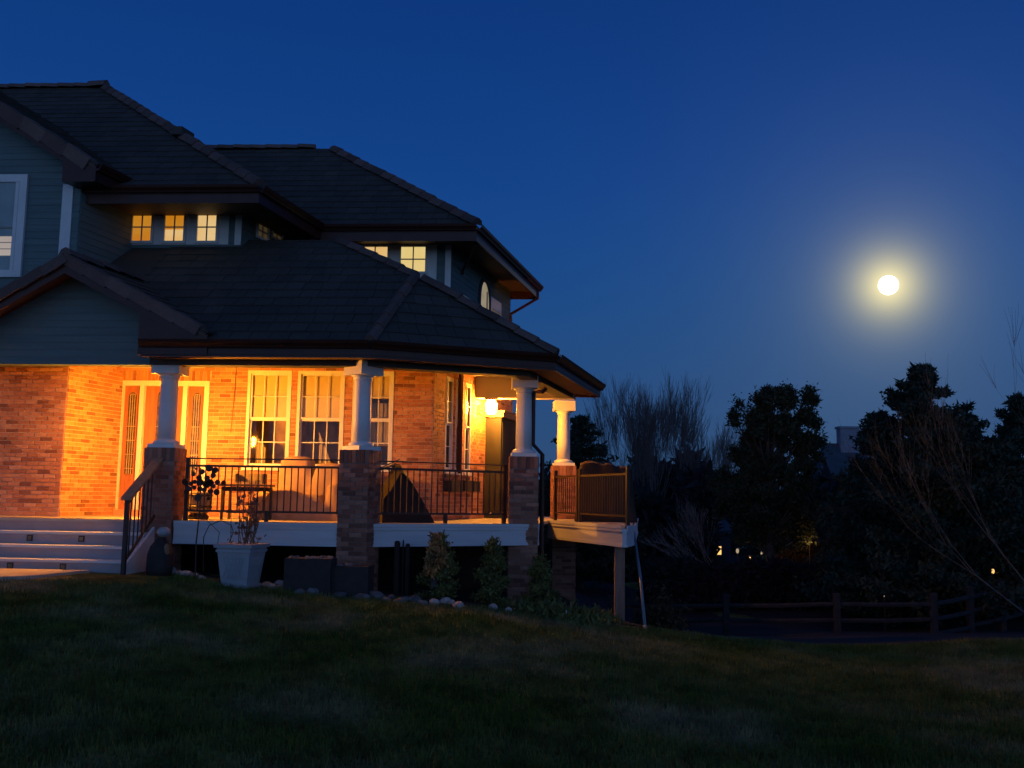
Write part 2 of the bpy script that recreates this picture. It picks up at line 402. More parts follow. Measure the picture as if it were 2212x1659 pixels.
Ad = A1.d; Sd = Rr.d; An = A1.n
E0 = E1 - Ad * 7.6

# ------------------------------------------------------------------ first floor brick walls
def wall_hole(wl, x0, y0, x1, y1):
    a = wl.hit(x0, y0); b = wl.hit(x1, y1); return (a[0], b[0], b[1], a[1])
z0w = DECK - .06
# windows of the main wall
mainwin = [wall_hole(A1, 537, 800, 623, 1011), wall_hole(A1, 645, 801, 739, 1012), wall_hole(A1, 764, 802, 846, 1014)]
zt = sum(h[3] for h in mainwin) / 3; zb_ = sum(h[2] for h in mainwin) / 3
mainwin = [(h[0], h[1], zb_, zt) for h in mainwin]
door = wall_hole(A1, 256, 822, 441, 1085); door = (door[0] + .02, door[1], DECK + .11, door[3])
sR = meet(A1, Rr)
nb = 0
wpL, n = brickwork(H, L_, -3.2, 0, z0w, 3.53, [], 150)
wpR, n = brickwork(H, Rr, 0, r_end, z0w, 3.53, [], 40)
sold = (door[0] - .02, door[1] + .02, door[3], door[3] + .20)
wpA, n = brickwork(H, A1, sR, A1.s_at(933), z0w, 3.53, mainwin + [door], 90, soldier=[sold])
cw = []
for (xa, xb, ya) in ((959, 975, 812), (981, 994, 822), (1001, 1014, 838)):
    a = C1.s_at(xa); b = C1.s_at(xb); cw.append((a, b, zb_, zt))
wpC, n = brickwork(H, C1, 0, 4.7, z0w, 3.53, cw, 20)
# far return of the side wall, and the plinth under the door
m = MB(); m.box(C1.P(4.7, 0), C1.n * -2, C1.d * .1, Z * 3.5); H.part('end_wall', m, 'mortar')
m = MB()
for wl, a, b in ((L_, -3.2, 0), (Rr, 0, r_end), (A1, sR, A1.s_at(933)), (C1, 0, 4.7)):
    m.box(wl.P(a, -1.5, -.02), wl.d * (b - a), -wl.n * .15, Z * (1.5 + z0w))
H.part('foundation', m, 'soil')

def window(wl, h, cols, rows, inner='shade', recess=.06, fw=.055, proud=.02, upper='shade', par=None, label=None):
    s0, s1, z0, z1 = h
    fr = MB(); D = wl.d; Nn = wl.n
    def bar(a, b, za, zb, o0, o1): fr.box(wl.P(a, za, o0), D * (b - a), Nn * (o1 - o0), Z * (zb - za))
    bar(s0, s0 + fw, z0, z1, -recess, proud); bar(s1 - fw, s1, z0, z1, -recess, proud)
    bar(s0 + fw, s1 - fw, z1 - fw, z1, -recess, proud); bar(s0 + fw, s1 - fw, z0, z0 + fw * .8, -recess, proud)
    o = H.part('window', fr, 'white')
    if label: o['label'] = label
    def sub(name, mb, m, **k):
        q = mb.build(name, m, **k); q.parent = o; return q
    zm = (z0 + z1) / 2
    si = MB(); si.box(wl.P(s0 - .03, z0 - .05, -.02), D * (s1 - s0 + .06), Nn * (proud + .06), Z * .045); sub('sill', si, 'white')
    for k, (za, zb) in enumerate(((zm, z1 - fw), (z0 + fw * .8, zm))):
        a, b = s0 + fw, s1 - fw; o0 = -recess + (.025 if k == 0 else .0); sw = .03
        sa = MB()
        for (xa, xb, ya, yb) in ((a, a + sw, za, zb), (b - sw, b, za, zb), (a + sw, b - sw, zb - sw, zb), (a + sw, b - sw, za, za + sw)):
            sa.box(wl.P(xa, ya, o0), D * (xb - xa), Nn * .025, Z * (yb - ya))
        sub('sash', sa, 'white')
        for i in range(1, cols):
            x = a + sw + (b - a - 2 * sw) * i / cols; mm = MB(); mm.box(wl.P(x - .008, za + sw, o0 + .004), D * .016, Nn * .014, Z * (zb - za - 2 * sw)); sub('muntin', mm, 'white')
        for j in range(1, rows):
            y = za + sw + (zb - za - 2 * sw) * j / rows; mm = MB(); mm.box(wl.P(a + sw, y - .008, o0 + .006), D * (b - a - 2 * sw), Nn * .014, Z * .016); sub('muntin', mm, 'white')
        g = MB(); g.box(wl.P(a + sw, za + sw, o0 - .006), D * (b - a - 2 * sw), Nn * .005, Z * (zb - za - 2 * sw)); sub('pane', g, 'glass')
    if inner:
        sh = MB(); zz = zm - .02 if inner == 'shade' else z0 + (z1 - z0) * .72
        sh.box(wl.P(s0 + .02, zz, -recess - .008), D * (s1 - s0 - .04), -Nn * .006, Z * (z1 - zz - .02)); sub('roller_shade', sh, 'shade')
        rm = MB(); a0, b0, d0 = s0 + .001, s1 - .001, -.7
        c = [wl.P(a0, z0, -recess), wl.P(b0, z0, -recess), wl.P(b0, z1, -recess), wl.P(a0, z1, -recess), wl.P(a0, z0, d0), wl.P(b0, z0, d0), wl.P(b0, z1, d0), wl.P(a0, z1, d0)]
        rm.add(c, [(0, 4, 5, 1), (1, 5, 6, 2), (2, 6, 7, 3), (3, 7, 4, 0), (4, 7, 6, 5)]); sub('room_box', rm, 'room')
    return o
for i, h in enumerate(mainwin):
    o = window(A1, h, 3, 2, inner='shade' if i < 2 else 'half')
    cu = MB(); D = A1.d
    if i == 0:   # ghost of a curtain edge and things standing on the inner sill
        for k in range(5): cu.box(A1.P(h[0] + .12 + .04 * k, h[2] + .05, -.2), D * .03, A1.n * .01, Z * (.52 - .05 * k))
        q = cu.build('curtain', 'curtain'); q.parent = o
    if i == 1:
        cu.prism([A1.P(h[0] + .38, h[2] + .05, -.2), A1.P(h[0] + .62, h[2] + .05, -.2), A1.P(h[0] + .36, h[2] + .65, -.2)], A1.n * .01); q = cu.build('curtain', 'curtain'); q.parent = o
    if i == 2:
        for (za, zc) in ((.42, 1.18),):
            for k in range(9): cu.box(A1.P(h[0] + .08 + .06 * k, h[2] + za, -.25 - .02 * (k % 2)), D * .055, A1.n * .01, Z * (zc - za))
        q = cu.build('curtain', 'curtain'); q.parent = o
for h in cw: window(C1, h, 1, 2, inner='shade', recess=.025, fw=.05, proud=.015)
a = C1.s_at(985); m = MB(); m.tube([C1.P(a, 3.5, .06), C1.P(a, DECK + .85, .06)], .05, 6); H.part('downspout', m, 'maroon')
# door with two side lights
def doorset():
    s0, s1, z0, z1 = door; D = A1.d; Nn = A1.n; fr = MB()
    W_ = s1 - s0; jx = [s0, s0 + .09, s0 + .40, s0 + .48, s1 - .48 - .0, s1 - .40, s1 - .09, s1]
    for a, b in ((jx[0], jx[1]), (jx[2], jx[3]), (jx[4], jx[5]), (jx[6], jx[7])): fr.box(A1.P(a, z0, -.12), D * (b - a), Nn * .15, Z * (z1 - z0 - .09))
    fr.box(A1.P(s0, z1 - .09, -.12), D * W_, Nn * .155, Z * .09)
    fo = H.part('door_frame', fr, 'white')
    th = MB(); th.box(A1.P(s0, DECK, -.1), D * W_, Nn * .18, Z * (z0 - DECK - .002)); q = th.build('threshold', 'brick_o'); q.parent = fo
    def leaf(name, a, b, gl):
        m = MB(); m.box(A1.P(a, z0, -.10), D * (b - a), Nn * .045, Z * (z1 - z0 - .09)); o = H.part(name, m, 'door')
        w_ = b - a; ga, gb = a + w_ * gl, b - w_ * gl; za = z0 + .62; zb = z1 - .28; r = (gb - ga) / 2
        arc = [A1.P(ga, za, -.05), A1.P(gb, za, -.05)] + [A1.P((ga + gb) / 2 + r * math.cos(t), zb + r * math.sin(t), -.05) for t in [math.pi * k / 8 for k in range(9)]]
        g = MB(); g.prism(arc, Nn * .006); q = g.build('leaded_pane', 'lead'); q.parent = o
        c = MB()
        for i in range(1, 4): x = ga + (gb - ga) * i / 4; c.box(A1.P(x - .004, za, -.044), D * .008, Nn * .008, Z * (zb - za + r * .6))
        for k in range(4): c.box(A1.P(ga, za + .25 * k + .1, -.044), D * (gb - ga), Nn * .006, Z * .008)
        for t in range(6):
            a1, a2 = math.pi * t / 6, math.pi * (t + 1) / 6
            c.tube([A1.P((ga + gb) / 2 + r * .6 * math.cos(a1), zb + r * .6 * math.sin(a1), -.04), A1.P((ga + gb) / 2 + r * .6 * math.cos(a2), zb + r * .6 * math.sin(a2), -.04)], .004, 4)
        q = c.build('came', 'came'); q.parent = o
        e = MB()
        for (u0, u1) in ((.10, .32), (.36, .54)): 
            e.box(A1.P(a + w_ * .18, z0 + u0, -.056), D * w_ * .64, Nn * .012, Z * (u1 - u0))
        q = e.build('door_panel', 'door'); q.parent = o
        ed = MB(); n_ = len(arc)
        for i in range(n_): ed.tube([arc[i] + Nn * .006, arc[(i + 1) % n_] + Nn * .006], .008, 4)
        q = ed.build('glass_bead', 'door'); q.parent = o
        return o
    leaf('side_light', jx[1], jx[2], .24); leaf('side_light', jx[5], jx[6], .24); o = leaf('front_door', jx[3], jx[4], .3)
    k = MB(); k.ball(A1.P(jx[3] + .07, z0 + 1.0, -.02), .03, .03, .03); q = k.build('door_knob', 'came'); q.parent = o
    t = MB(); a, _ = A1.hit(234, 791); b, zt_ = A1.hit(444, 793); t.box(A1.P(a, zt_ - .02, .0), D * (b - a), Nn * .1, Z * .09); H.part('door_cornice', t, 'white')
doorset()
cb = MB(); a = A1.hit(512, 790); cb.tube([A1.P(a[0], a[1] + .1, .02), A1.P(a[0] - .01, a[1] - .5, .03), A1.P(a[0] - .05, a[1] - 1.2, .02)], .005, 4); H.part('hanging_cable', cb, 'iron')

# ------------------------------------------------------------------ roofs
def clip(poly, axis, val, keep_gt):
    o = []
    for i in range(len(poly)):
        p, q = poly[i], poly[(i + 1) % len(poly)]; a, b = p[axis] - val, q[axis] - val
        if not keep_gt: a, b = -a, -b
        if a >= 0: o.append(p)
        if (a >= 0) != (b >= 0):
            t = a / (a - b); o.append((p[0] + (q[0] - p[0]) * t, p[1] + (q[1] - p[1]) * t))
    return o
BUD = {'roof_tile': 300}
def roof(name, pts, e_dir, mname='tile', exp=.30, wid=.30, thick=.024, nobj=0, th=H):
    """pts: coplanar convex polygon, first point on the eave; e_dir along the eave"""
    e = V(e_dir).normalized(); nrm = None
    for i in range(2, len(pts)):
        c = (pts[i - 1] - pts[0]).cross(pts[i] - pts[0])
        if c.length > .05: nrm = c.normalized(); break
    if nrm.z < 0: nrm = -nrm
    u = nrm.cross(e).normalized()
    if u.z < 0: u = -u
    e = u.cross(nrm); o = pts[0]
    P2 = [((p - o).dot(e), (p - o).dot(u)) for p in pts]
    base = MB(); base.prism([p - nrm * .02 for p in pts], -nrm * .05); rp = th.part(name, base, 'maroon')
    J = MB(); cnt = 0; tmin = min(p[1] for p in P2); tmax = max(p[1] for p in P2)
    r = int((tmax - tmin) / exp) + 1
    for i in range(r):
        row = clip(clip(P2, 1, tmin + i * exp, True), 1, tmin + (i + 1) * exp + .001, False)
        if len(row) < 3: continue
        a = min(p[0] for p in row); b = max(p[0] for p in row); off = (i % 2) * wid / 2 + .07 * math.sin(i * 2.3)
        k = math.floor((a - off) / wid)
        while k * wid + off < b:
            x0 = k * wid + off; k += 1
            c = clip(clip(row, 0, x0 + .004, True), 0, x0 + wid - .004, False)
            if len(c) < 3: continue
            t0 = tmin + i * exp; j = random.uniform(0, .008)
            top = [o + e * q[0] + u * (q[1] - (.02 if q[1] - t0 < .002 else 0)) + nrm * (thick * (1 - (q[1] - t0) / exp * .85) + j) for q in c]
            bot = [o + e * q[0] + u * (q[1] - (.02 if q[1] - t0 < .002 else 0)) - nrm * .015 for q in c]
            n = len(c); vs = bot + top; fs = [tuple(range(n, 2 * n))] + [(m_, (m_ + 1) % n, n + (m_ + 1) % n, n + m_) for m_ in range(n)]
            if cnt < nobj:
                x = MB(); x.add(vs, fs); q = x.build('roof_tile', 'tile_o'); q.parent = rp; cnt += 1
            else: J.add(vs, fs, random.random())
    if J.v: q = J.build('roof_tiles', 'tile_j', rnd=True); q.parent = rp; q['kind'] = 'stuff'
    return rp, nrm
def caps(p, q, par=None, step=.38, r=.10, name='ridge_tile', th=H, lift=.05):
    p, q = V(p), V(q); L2 = (q - p).length; d = (q - p) / L2; side = d.cross(Z).normalized(); up = side.cross(d).normalized(); n = int(L2 / step)
    prof = [(-1.25, -.55), (-.8, .35), (0, .75), (.8, .35), (1.25, -.55)]
    me = None
    for i in range(n):
        if me is None:
            m = MB(); vs = []
            for (x, y, z) in [(a * r * 1.06, 0, b * r + .018) for a, b in prof] + [(a * r * .9, step * 1.06, b * r) for a, b in prof]: vs.append((x, y, z))
            fs = [(k, k + 1, 6 + k, 5 + k) for k in range(4)] + [(4, 3, 2, 1, 0), (5, 6, 7, 8, 9)]
            m.add(vs, fs); o = m.build(name, 'cap'); me = o.data
        else: o = bpy.data.objects.new(name, me); col.objects.link(o)
        o.parent = th.e; mw = Matrix((( side.x, d.x, up.x, 0), (side.y, d.y, up.y, 0), (side.z, d.z, up.z, 0), (0, 0, 0, 1)))
        mw.translation = p + d * step * i + up * lift + V((0, 0, random.uniform(-.008, .01))) - th.loc
        o.matrix_local = mw @ Matrix.Rotation(random.uniform(-.03, .03), 4, 'Z')

# porch roof: front slope, corner slope, side slope
up_in = -An
nA = (Ad.cross((up_in + Z * .75).normalized())).normalized(); nA = nA if nA.z > 0 else -nA
J = onpl(898, 598, E1, nA); T = onpl(727, 521, E1, nA)
tA = (T.z - 3.40) / .75
T0 = E0 + up_in * tA + Z * (T.z - 3.40)
def z_(p, z): return V((p.x, p.y, z))
GPw = Wall(z_(E1 + An * .06, 0), -4); ap_ = V(GPw.P(*GPw.hit(140, 553))); rf_ = V(GPw.P(*GPw.hit(447, 716)))
rfE = E1 - Ad * (E1 - rf_).dot(Ad); dv = (ap_.z - E1.z) / .75; Vv = z_(ap_ + Sd * dv, ap_.z) + An * 0; Vv = onpl(0, 0, E1, nA) * 0 + Vv
Vv.z = E1.z - ((Vv - E1).dot(V((nA.x, nA.y, 0)))) / nA.z
Tv = Vv + up_in * (T.z - Vv.z) / .75 + Z * (T.z - Vv.z)
rpA, _ = roof('porch_roof', [rfE, E1, J, T, Tv, Vv], Ad, nobj=215)
m = MB(); m.poly([Vv, Tv, Tv - Ad * 3, Vv - Ad * 3])
H.part('roof_deck', m, 'tile_o')
roof('corner_roof', [E1, E2, J], (E2 - E1), nobj=60)
K = T + Sd * 5; K.z = T.z
roof('side_roof', [E2, E3, J], (E3 - E2), nobj=0)
m = MB(); m.poly([J, E3, K]); m.poly([J, K, T]); m.poly([T, K, K - Ad * 6, T0 + Sd * 5, T0]); m.poly([E3, E3 - Ad * 3, K]); H.part('roof_deck', m, 'tile_o')
caps(E1, J, r=.075); caps(E2, J, r=.085); caps(J, T, r=.075, lift=.035); m = MB(); m.tube([J + Z * .01, T + Z * .01], .05, 6); H.part('ridge_board', m, 'tile_o')
# fascia, gutter, soffit, beam for the eaves
def eave(p, q, inw, fh=.22, gut=True, depth=.47, sof='soffit', beam=None, beamz=None, fz=.0, m='maroon'):
    p, q = V(p), V(q); d = (q - p).normalized(); o_ = -V(inw).normalized()
    f_ = MB(); f_.box(p - Z * (fh + .02), q - p, -o_ * .03, Z * fh); H.part('fascia', f_, m)
    if gut:
        g = MB(); L2 = q - p
        prof = [(0.002, -.115), (.055, -.115), (.065, -.09), (.10, -.045), (.115, 0.0), (.105, 0), (.09, -.04), (.055, -.078), (.002, -.08)]
        vs = [p + o_ * a + Z * (b + .012) for a, b in prof]; g.prism(vs, L2); H.part('gutter', g, m)
m = MB(); m.tube([E2 + Z * .035 + (E3 - E2).normalized() * .12 + V((.03, -.03, 0)), E3 + Z * .035 + V((.03, -.03, 0))], .012, 5); H.part('drip_edge_glint', m, 'white')  # drip edge made white, its sky reflection put into the colour
# soffit and porch ceiling
def off(pt, a, b): return pt + a * 1.0 + b * 1.0
Bd = (E2 - E1).normalized(); Bn = V((Bd.y, -Bd.x, 0)); S2 = (E3 - E2).normalized(); Sn = V((S2.y, -S2.x, 0))
gx = at(296, 735, 14.2); 
Eg = E1 - Ad * ((E1 - gx).dot(Ad))
eave(Eg, E1, up_in); eave(E1, E2, -Bn); eave(E2, E3, -Sn)
E4 = E3 - Ad * 2.2; eave(E3, E4, -V((S2.x, S2.y, 0)).normalized() , gut=False)
def isect(p, d, q, e):
    den = d.x * e.y - d.y * e.x; t = ((q.x - p.x) * e.y - (q.y - p.y) * e.x) / den; return p + d * t
OV = .46
def inset(pts, dirs, nrm, o):
    res = []
    for i in range(len(dirs) - 1):
        res.append(isect(pts[i + 1] - nrm[i] * o, dirs[i], pts[i + 1] - nrm[i + 1] * o, dirs[i + 1]))
    return res
B1, B2 = inset([E0, E1, E2], [Ad, Bd, S2], [An, Bn, Sn], OV)
B0 = E0 - An * OV; B3 = E3 - Sn * OV - S2 * OV
I1, I2 = inset([E0, E1, E2], [Ad, Bd, S2], [An, Bn, Sn], OV + .26)
I0 = E0 - An * (OV + .26); I3 = E3 - Sn * (OV + .26) - S2 * OV
def z_(p, z): return V((p.x, p.y, z))
m = MB()
for a, b, c, d in ((Eg, E1, B1, None), (E1, E2, B2, B1), (E2, E3, B3, B2)):
    if d is None: d = Eg - An * OV
    m.prism([z_(a, 3.19), z_(b, 3.19), z_(c, 3.19), z_(d, 3.19)], Z * .012)
H.part('soffit', m, 'soffit')
for a, b, c, d in ((B0, B1, I1, I0), (B1, B2, I2, I1), (B2, B3, I3, I2)):
    m = MB(); m.prism([z_(a, BEAMZ), z_(b, BEAMZ), z_(c, BEAMZ), z_(d, BEAMZ)], Z * .088); H.part('porch_beam', m, 'beam')
eb = isect(I3, -Ad, C1.P(0, 0), C1.d)
m = MB(); m.prism([z_(B3, BEAMZ), z_(B3 + S2 * .26, BEAMZ), z_(eb + S2 * .26, BEAMZ), z_(eb, BEAMZ)], Z * (CEIL - BEAMZ)); H.part('porch_beam', m, 'ceiling')
m = MB(); m.poly([z_(I0, CEIL), z_(I1, CEIL), z_(I2, CEIL), z_(B3, CEIL), z_(eb, CEIL), z_(A1.P(A1.s_at(933), 0) - Ad * 0, CEIL), z_(cornerRA - Sd * 0, CEIL), z_(L_.P(0, 0), CEIL), z_(L_.P(-3.5, 0), CEIL)]); H.part('porch_ceiling', m, 'ceiling')
# bed mould over the beam on the inside
for a, b in ((I0, I1), (I1, I2), (I2, I3)):
    m = MB(); m.box(z_(a, BEAMZ + .09), z_(b, 0) - z_(a, 0), V((0, 0, CEIL - BEAMZ - .09)), V((0, 0, 0)) + (b - a).cross(Z).normalized() * -.02); H.part('beam_trim', m, 'ceiling')

# porch gable over the entrance
GP = Wall(z_(E1 + An * .06, 0) , -4)                          # rake plane
GW = Wall(z_(B1, 0), -4)                                      # gable wall plane (flush with the beam)
ap = V(GP.P(*GP.hit(140, 553))); rf = V(GP.P(*GP.hit(447, 716))); lf = V(GP.P(*GP.hit(-120, 700)))
slope = (ap.z - rf.z) / (rf - ap).length
def gable_roof(ap, rf, lf, back, pre, nobj=0, rakew=.20):
    for k, (foot) in enumerate((rf, lf)):
        d = foot - ap
        ext = Sd * back
        pts = [foot, foot + ext, ap + ext, ap]
        roof(pre, pts, Sd, nobj=nobj)
        # bargeboard under the tile edge, then L shaped rake tiles
        m = MB(); m.box(ap - Z * (rakew + .06) + Sd * .02, d, Sd * .03, Z * (rakew + .02)); H.part('bargeboard', m, 'maroon')
        m = MB(); m.prism([ap + Z * -.07, foot + Z * -.07, foot + Z * -.07 + Sd * .42, ap + Z * -.07 + Sd * .42], Z * -.015); H.part('rake_soffit', m, 'soffit')
        n = int(d.length / .40); u = d.normalized(); nn = u.cross(Sd).normalized(); nn = nn if nn.z > 0 else -nn
        for i in range(n):
            st = .40 * 1.04; p = ap + u * (.40 * i) + nn * (.05 - .012)
            x = MB(); p0 = p + nn * .0; hh = .15
            x.box(p0 - Sd * .03 - nn * hh, u * st, Sd * .028, nn * (hh + .012)); x.box(p0 - Sd * .001, u * st, Sd * .15, nn * .022)
            # tilt each piece a touch so the laps show
            rot = Matrix.Rotation(.05 * (1 if k == 0 else -1) + random.uniform(-.01, .01), 4, Sd)
            x.v = [tuple(p + rot @ (V(v) - p)) for v in x.v]
            o = H.part('rake_tile', x, 'cap')
gable_roof(ap, rf, lf, 2.4, 'gable_roof')
caps(ap, ap + Sd * 2.2, r=.09)
def siding(wl, poly, exp=.115, skip=None, off=.0, name='siding_board'):
    """poly in (s,z); one board per course"""
    zs = [p[1] for p in poly]; z = min(zs); n = 0
    while z < max(zs):
        c = clip(clip(poly, 1, z, True), 1, z + exp, False)
        if len(c) >= 3 and max(p[1] for p in c) - min(p[1] for p in c) > .01:
            m = MB(); vs = [wl.P(s_, q, off + .004 + .008 * (1 - (q - z) / exp)) for s_, q in c]; bk = [wl.P(s_, q, off - .01) for s_, q in c]
            k = len(c); m.add(bk + vs, [tuple(range(k, 2 * k))] + [(i, (i + 1) % k, k + (i + 1) % k, k + i) for i in range(k)]); o = H.part(name, m, 'siding')
        z += exp; n += 1
a = GW.hit(3, 786); b = GW.hit(325, 786); zb0 = BEAMZ - .005
gl, gr = a[0], b[0]; gap = GW.hit(165, 612)
poly = [(gl, zb0), (gr, zb0), (gr, GW.hit(300, 682)[1]), gap, (gl, GW.hit(5, 690)[1])]
# boards meet the rake soffit: cut under the roof slopes
def under(s_, drop=.11):
    p = GW.P(s_, 0); t = (p - ap).dot(Ad); return ap.z - abs(t) * slope * 1.0 - drop
sa_ = (ap - GW.p).dot(Ad)
poly = [(gl - .4, zb0), (gr, zb0), (gr, under(gr)), (sa_, under(sa_)), (gl - .4, under(gl - .4))]
siding(GW, poly, off=.01)
m = MB(); m.prism([GW.P(s_, z, .0) for s_, z in poly], -GW.n * .1); H.part('gable_wall', m, 'siding')
# return box at the foot of the gable (deep maroon cornice)
c0 = Eg - An * .02; m = MB()
tri = [z_(Eg, 3.18), z_(E1 - Ad * (E1 - rf).dot(Ad), 3.18), z_(rf, rf.z - .1), z_(Eg, under(gr) - .02)]
gg = GP.hit(296, 735)[0]
zq = under(gg - 0) 
m.prism([GP.P(gg, 3.19, -.04), GP.P((rf - GP.p).dot(Ad), 3.19, -.04), GP.P((rf - GP.p).dot(Ad), rf.z - .1, -.04), GP.P(gg, ap.z - abs(GP.P(gg, 0).dot(Ad) - ap.dot(Ad)) * slope - .2, -.04)], -GP.n * .35); H.part('cornice_return', m, 'maroon')

# ------------------------------------------------------------------ upper storey
EZ = 6.30
U0 = Wall(L_.p, -4); U0r = Wall(U0.p, 90 - 15.5)
U1 = Wall(A1.p + An * 0.0, -4)
s265 = meet(U1, U0r); U1c = U1.P(U1.s_at(521, 500), 0)
U1s = Wall(U1c, 90 - 15.5)
U2 = Wall(at(860, 560, 19.1), -4); U2c = U2.P(U2.s_at(973, 560), 0); U2s = Wall(U2c, 90 - 15.5)
top1 = EZ - .12
siding(U1, [(s265, 5.0), (U1.s_at(521, 500), 5.0), (U1.s_at(521, 500), top1), (s265, top1)], off=.01)
siding(U0r, [(0, 4.2), (s265 and meet(U0r, U1), 4.2), (meet(U0r, U1), top1), (0, top1)], off=.01)
siding(U1s, [(0, 4.8), (2.6, 4.8), (2.6, top1), (0, top1)], off=.01)
s2l = meet(U2, U1s)
siding(U2, [(s2l, 4.6), (U2.s_at(973, 560), 4.6), (U2.s_at(973, 560), top1), (s2l, top1)], off=.01)
s2e = U2s.s_at(1101, 680)
siding(U2s, [(0, 3.5), (s2e, 3.5), (s2e, top1), (0, top1)], off=.01)
# U0 gable wall
GU = Wall(z_(U0.p + An * .42, 0), -4)
ur = V(GU.P(*GU.hit(208, 353))); us = V(GU.P(*GU.hit(0, 225))); ux = (us - ur).normalized()
uap = ur + ux * 5.2; ulf = V(GU.P((uap - GU.p).dot(Ad) * 2 - (ur - GU.p).dot(Ad), ur.z))
slope_u = (uap.z - ur.z) / abs((uap - ur).dot(Ad))
for k, foot in enumerate((ur,)):
    d = foot - uap; ext = Sd * 3.0
    roof('gable_roof', [foot, foot + ext, uap + ext, uap], Sd)
    m = MB(); m.box(uap - Z * .30 + Sd * .02, d, Sd * .03, Z * .27); H.part('bargeboard', m, 'maroon')
    m = MB(); m.prism([uap - Z * .07, foot - Z * .07, foot - Z * .07 + Sd * .45, uap - Z * .07 + Sd * .45], Z * -.015); H.part('rake_soffit', m, 'soffit')
    n = int(d.length / .46); u = d.normalized(); nn = u.cross(Sd).normalized(); nn = nn if nn.z > 0 else -nn
    for i in range(n):
        st = .46 * 1.04; p = uap + u * (.46 * i) + nn * .03; x = MB()
        x.box(p - Sd * .03 - nn * .2, u * st, Sd * .028, nn * .21); x.box(p - Sd * .001, u * st, Sd * .18, nn * .025)
        rot = Matrix.Rotation(.06, 4, Sd); x.v = [tuple(p + rot @ (V(v) - p)) for v in x.v]; H.part('rake_tile', x, 'cap')
def und_u(s_): return uap.z - abs((U0.P(s_, 0) - uap).dot(Ad)) * slope_u - .12
sua = (uap - U0.p).dot(Ad)
siding(U0, [(-3.6, 3.2), (0, 3.2), (0, und_u(0)), (-3.6, und_u(-3.6))], off=.01)
m = MB(); m.prism([U0.P(-3.6, 3.2), U0.P(0, 3.2), U0.P(0, und_u(0)), U0.P(-3.6, und_u(-3.6))], -U0.n * .1)
m.prism([U0r.P(0, 3.2), U0r.P(3, 3.2), U0r.P(3, top1), U0r.P(0, top1)], -U0r.n * .1)
for wl, a, b, z in ((U1, s265, U1.s_at(521, 500), 4.6), (U1s, 0, 2.6, 4.2), (U2, s2l, U2.s_at(973, 560), 4.2), (U2s, 0, s2e, 3.3)):
    m.prism([wl.P(a, z), wl.P(b, z), wl.P(b, top1 + .1), wl.P(a, top1 + .1)], -wl.n * .1)
H.part('upper_wall', m, 'siding')
# eave foot box of the gable
m = MB(); fp = ur; m.prism([GU.P((ur - GU.p).dot(Ad), ur.z - .05, -.02), GU.P((ur - GU.p).dot(Ad) - .58, ur.z - .05 + .55 * slope_u * .6, -.02), GU.P((ur - GU.p).dot(Ad) - .58, ur.z - .30, -.02), GU.P((ur - GU.p).dot(Ad), ur.z - .30, -.02)], Sd * .4); H.part('cornice_return', m, 'maroon')
sdl = (U0r.d * 3); e0 = ur - Z * .02
eave(e0, e0 + Sd * 2.1, -U0r.n, fh=.26)
m = MB(); m.prism([z_(e0, ur.z - .28), z_(e0 + Sd * 2.1, ur.z - .28), z_(U0r.P(2, 0), ur.z - .28), z_(U0r.P(-.3, 0), ur.z - .28)], Z * -.012); H.part('soffit', m, 'soffit')

# main hip roof and the right hip roof
e1 = atz(560, 403, EZ); e1b = atz(700, 492, EZ); R1 = e1.y; tn = .82
def ridge_on(px, py, e, tn):
    n_ = Ad.cross((-An + Z * tn).normalized()).normalized(); n_ = n_ if n_.z > 0 else -n_
    return onpl(px, py, e, n_)
h1 = ridge_on(222, 190, e1, tn)
ls = e1 - Ad * 9.5; rl = h1 - Ad * 5.2
roof('main_roof', [ls, e1, h1, rl], Ad, nobj=0)
m = MB(); m.poly([e1, e1 + Sd * 7, h1 + Sd * 3.5]); m.poly([e1, h1 + Sd * 3.5, h1]); m.poly([h1, h1 + Sd * 3.5, rl + Sd * 5, rl]); H.part('roof_deck', m, 'tile_o')
caps(e1, h1, r=.10); caps(rl, h1, r=.10); caps(h1 + Ad * .1, h1 - Ad * .3, r=.15)
e2 = atz(1030, 487, EZ); e2b = atz(1165, 621, EZ); h2 = ridge_on(712, 322, e2, tn); 
roof('right_roof', [e2 - Ad * 5.6, e2, h2, h2 - Ad * 4.2], Ad, nobj=0)
m = MB(); m.poly([e2, e2b, h2 + Sd * 2.0]); m.poly([e2, h2 + Sd * 2, h2]); m.poly([h2, h2 + Sd * 2, h2 + Sd * 2 - Ad * 3, h2 - Ad * 4.2]); m.poly([e2b, e2b - Ad * 3, h2 + Sd * 2]); H.part('roof_deck', m, 'tile_o')
caps(e2, h2, r=.10); caps(h2 - Ad * 3.4, h2, r=.09)
eave(e1 - Ad * 3.2, e1, up_in, fh=.26); eave(e1, e1b, -U1s.n, fh=.26)
eave(e2 - Ad * 3.2, e2, up_in, fh=.28); eave(e2, e2b, -U2s.n, fh=.28); eave(e2b, e2b - Ad * 2, -Sd, fh=.28)
m = MB(); zz = top1 - .01
m.prism([z_(e1 - Ad * 3.2, zz), z_(e1, zz), z_(U1c, zz), z_(U1.P(s265, 0), zz)], Z * .012); m.prism([z_(e1, zz), z_(e1b, zz), z_(U1s.P(2.4, 0), zz), z_(U1c, zz)], Z * .012); H.part('soffit', m, 'soffit')
m = MB(); m.prism([z_(e2 - Ad * 3.2, zz), z_(e2, zz), z_(U2c, zz), z_(U2.P(s2l, 0), zz)], Z * .012); m.prism([z_(e2, zz), z_(e2b, zz), z_(U2s.P(s2e, 0), zz), z_(U2c, zz)], Z * .012); H.part('soffit', m, 'soffit')
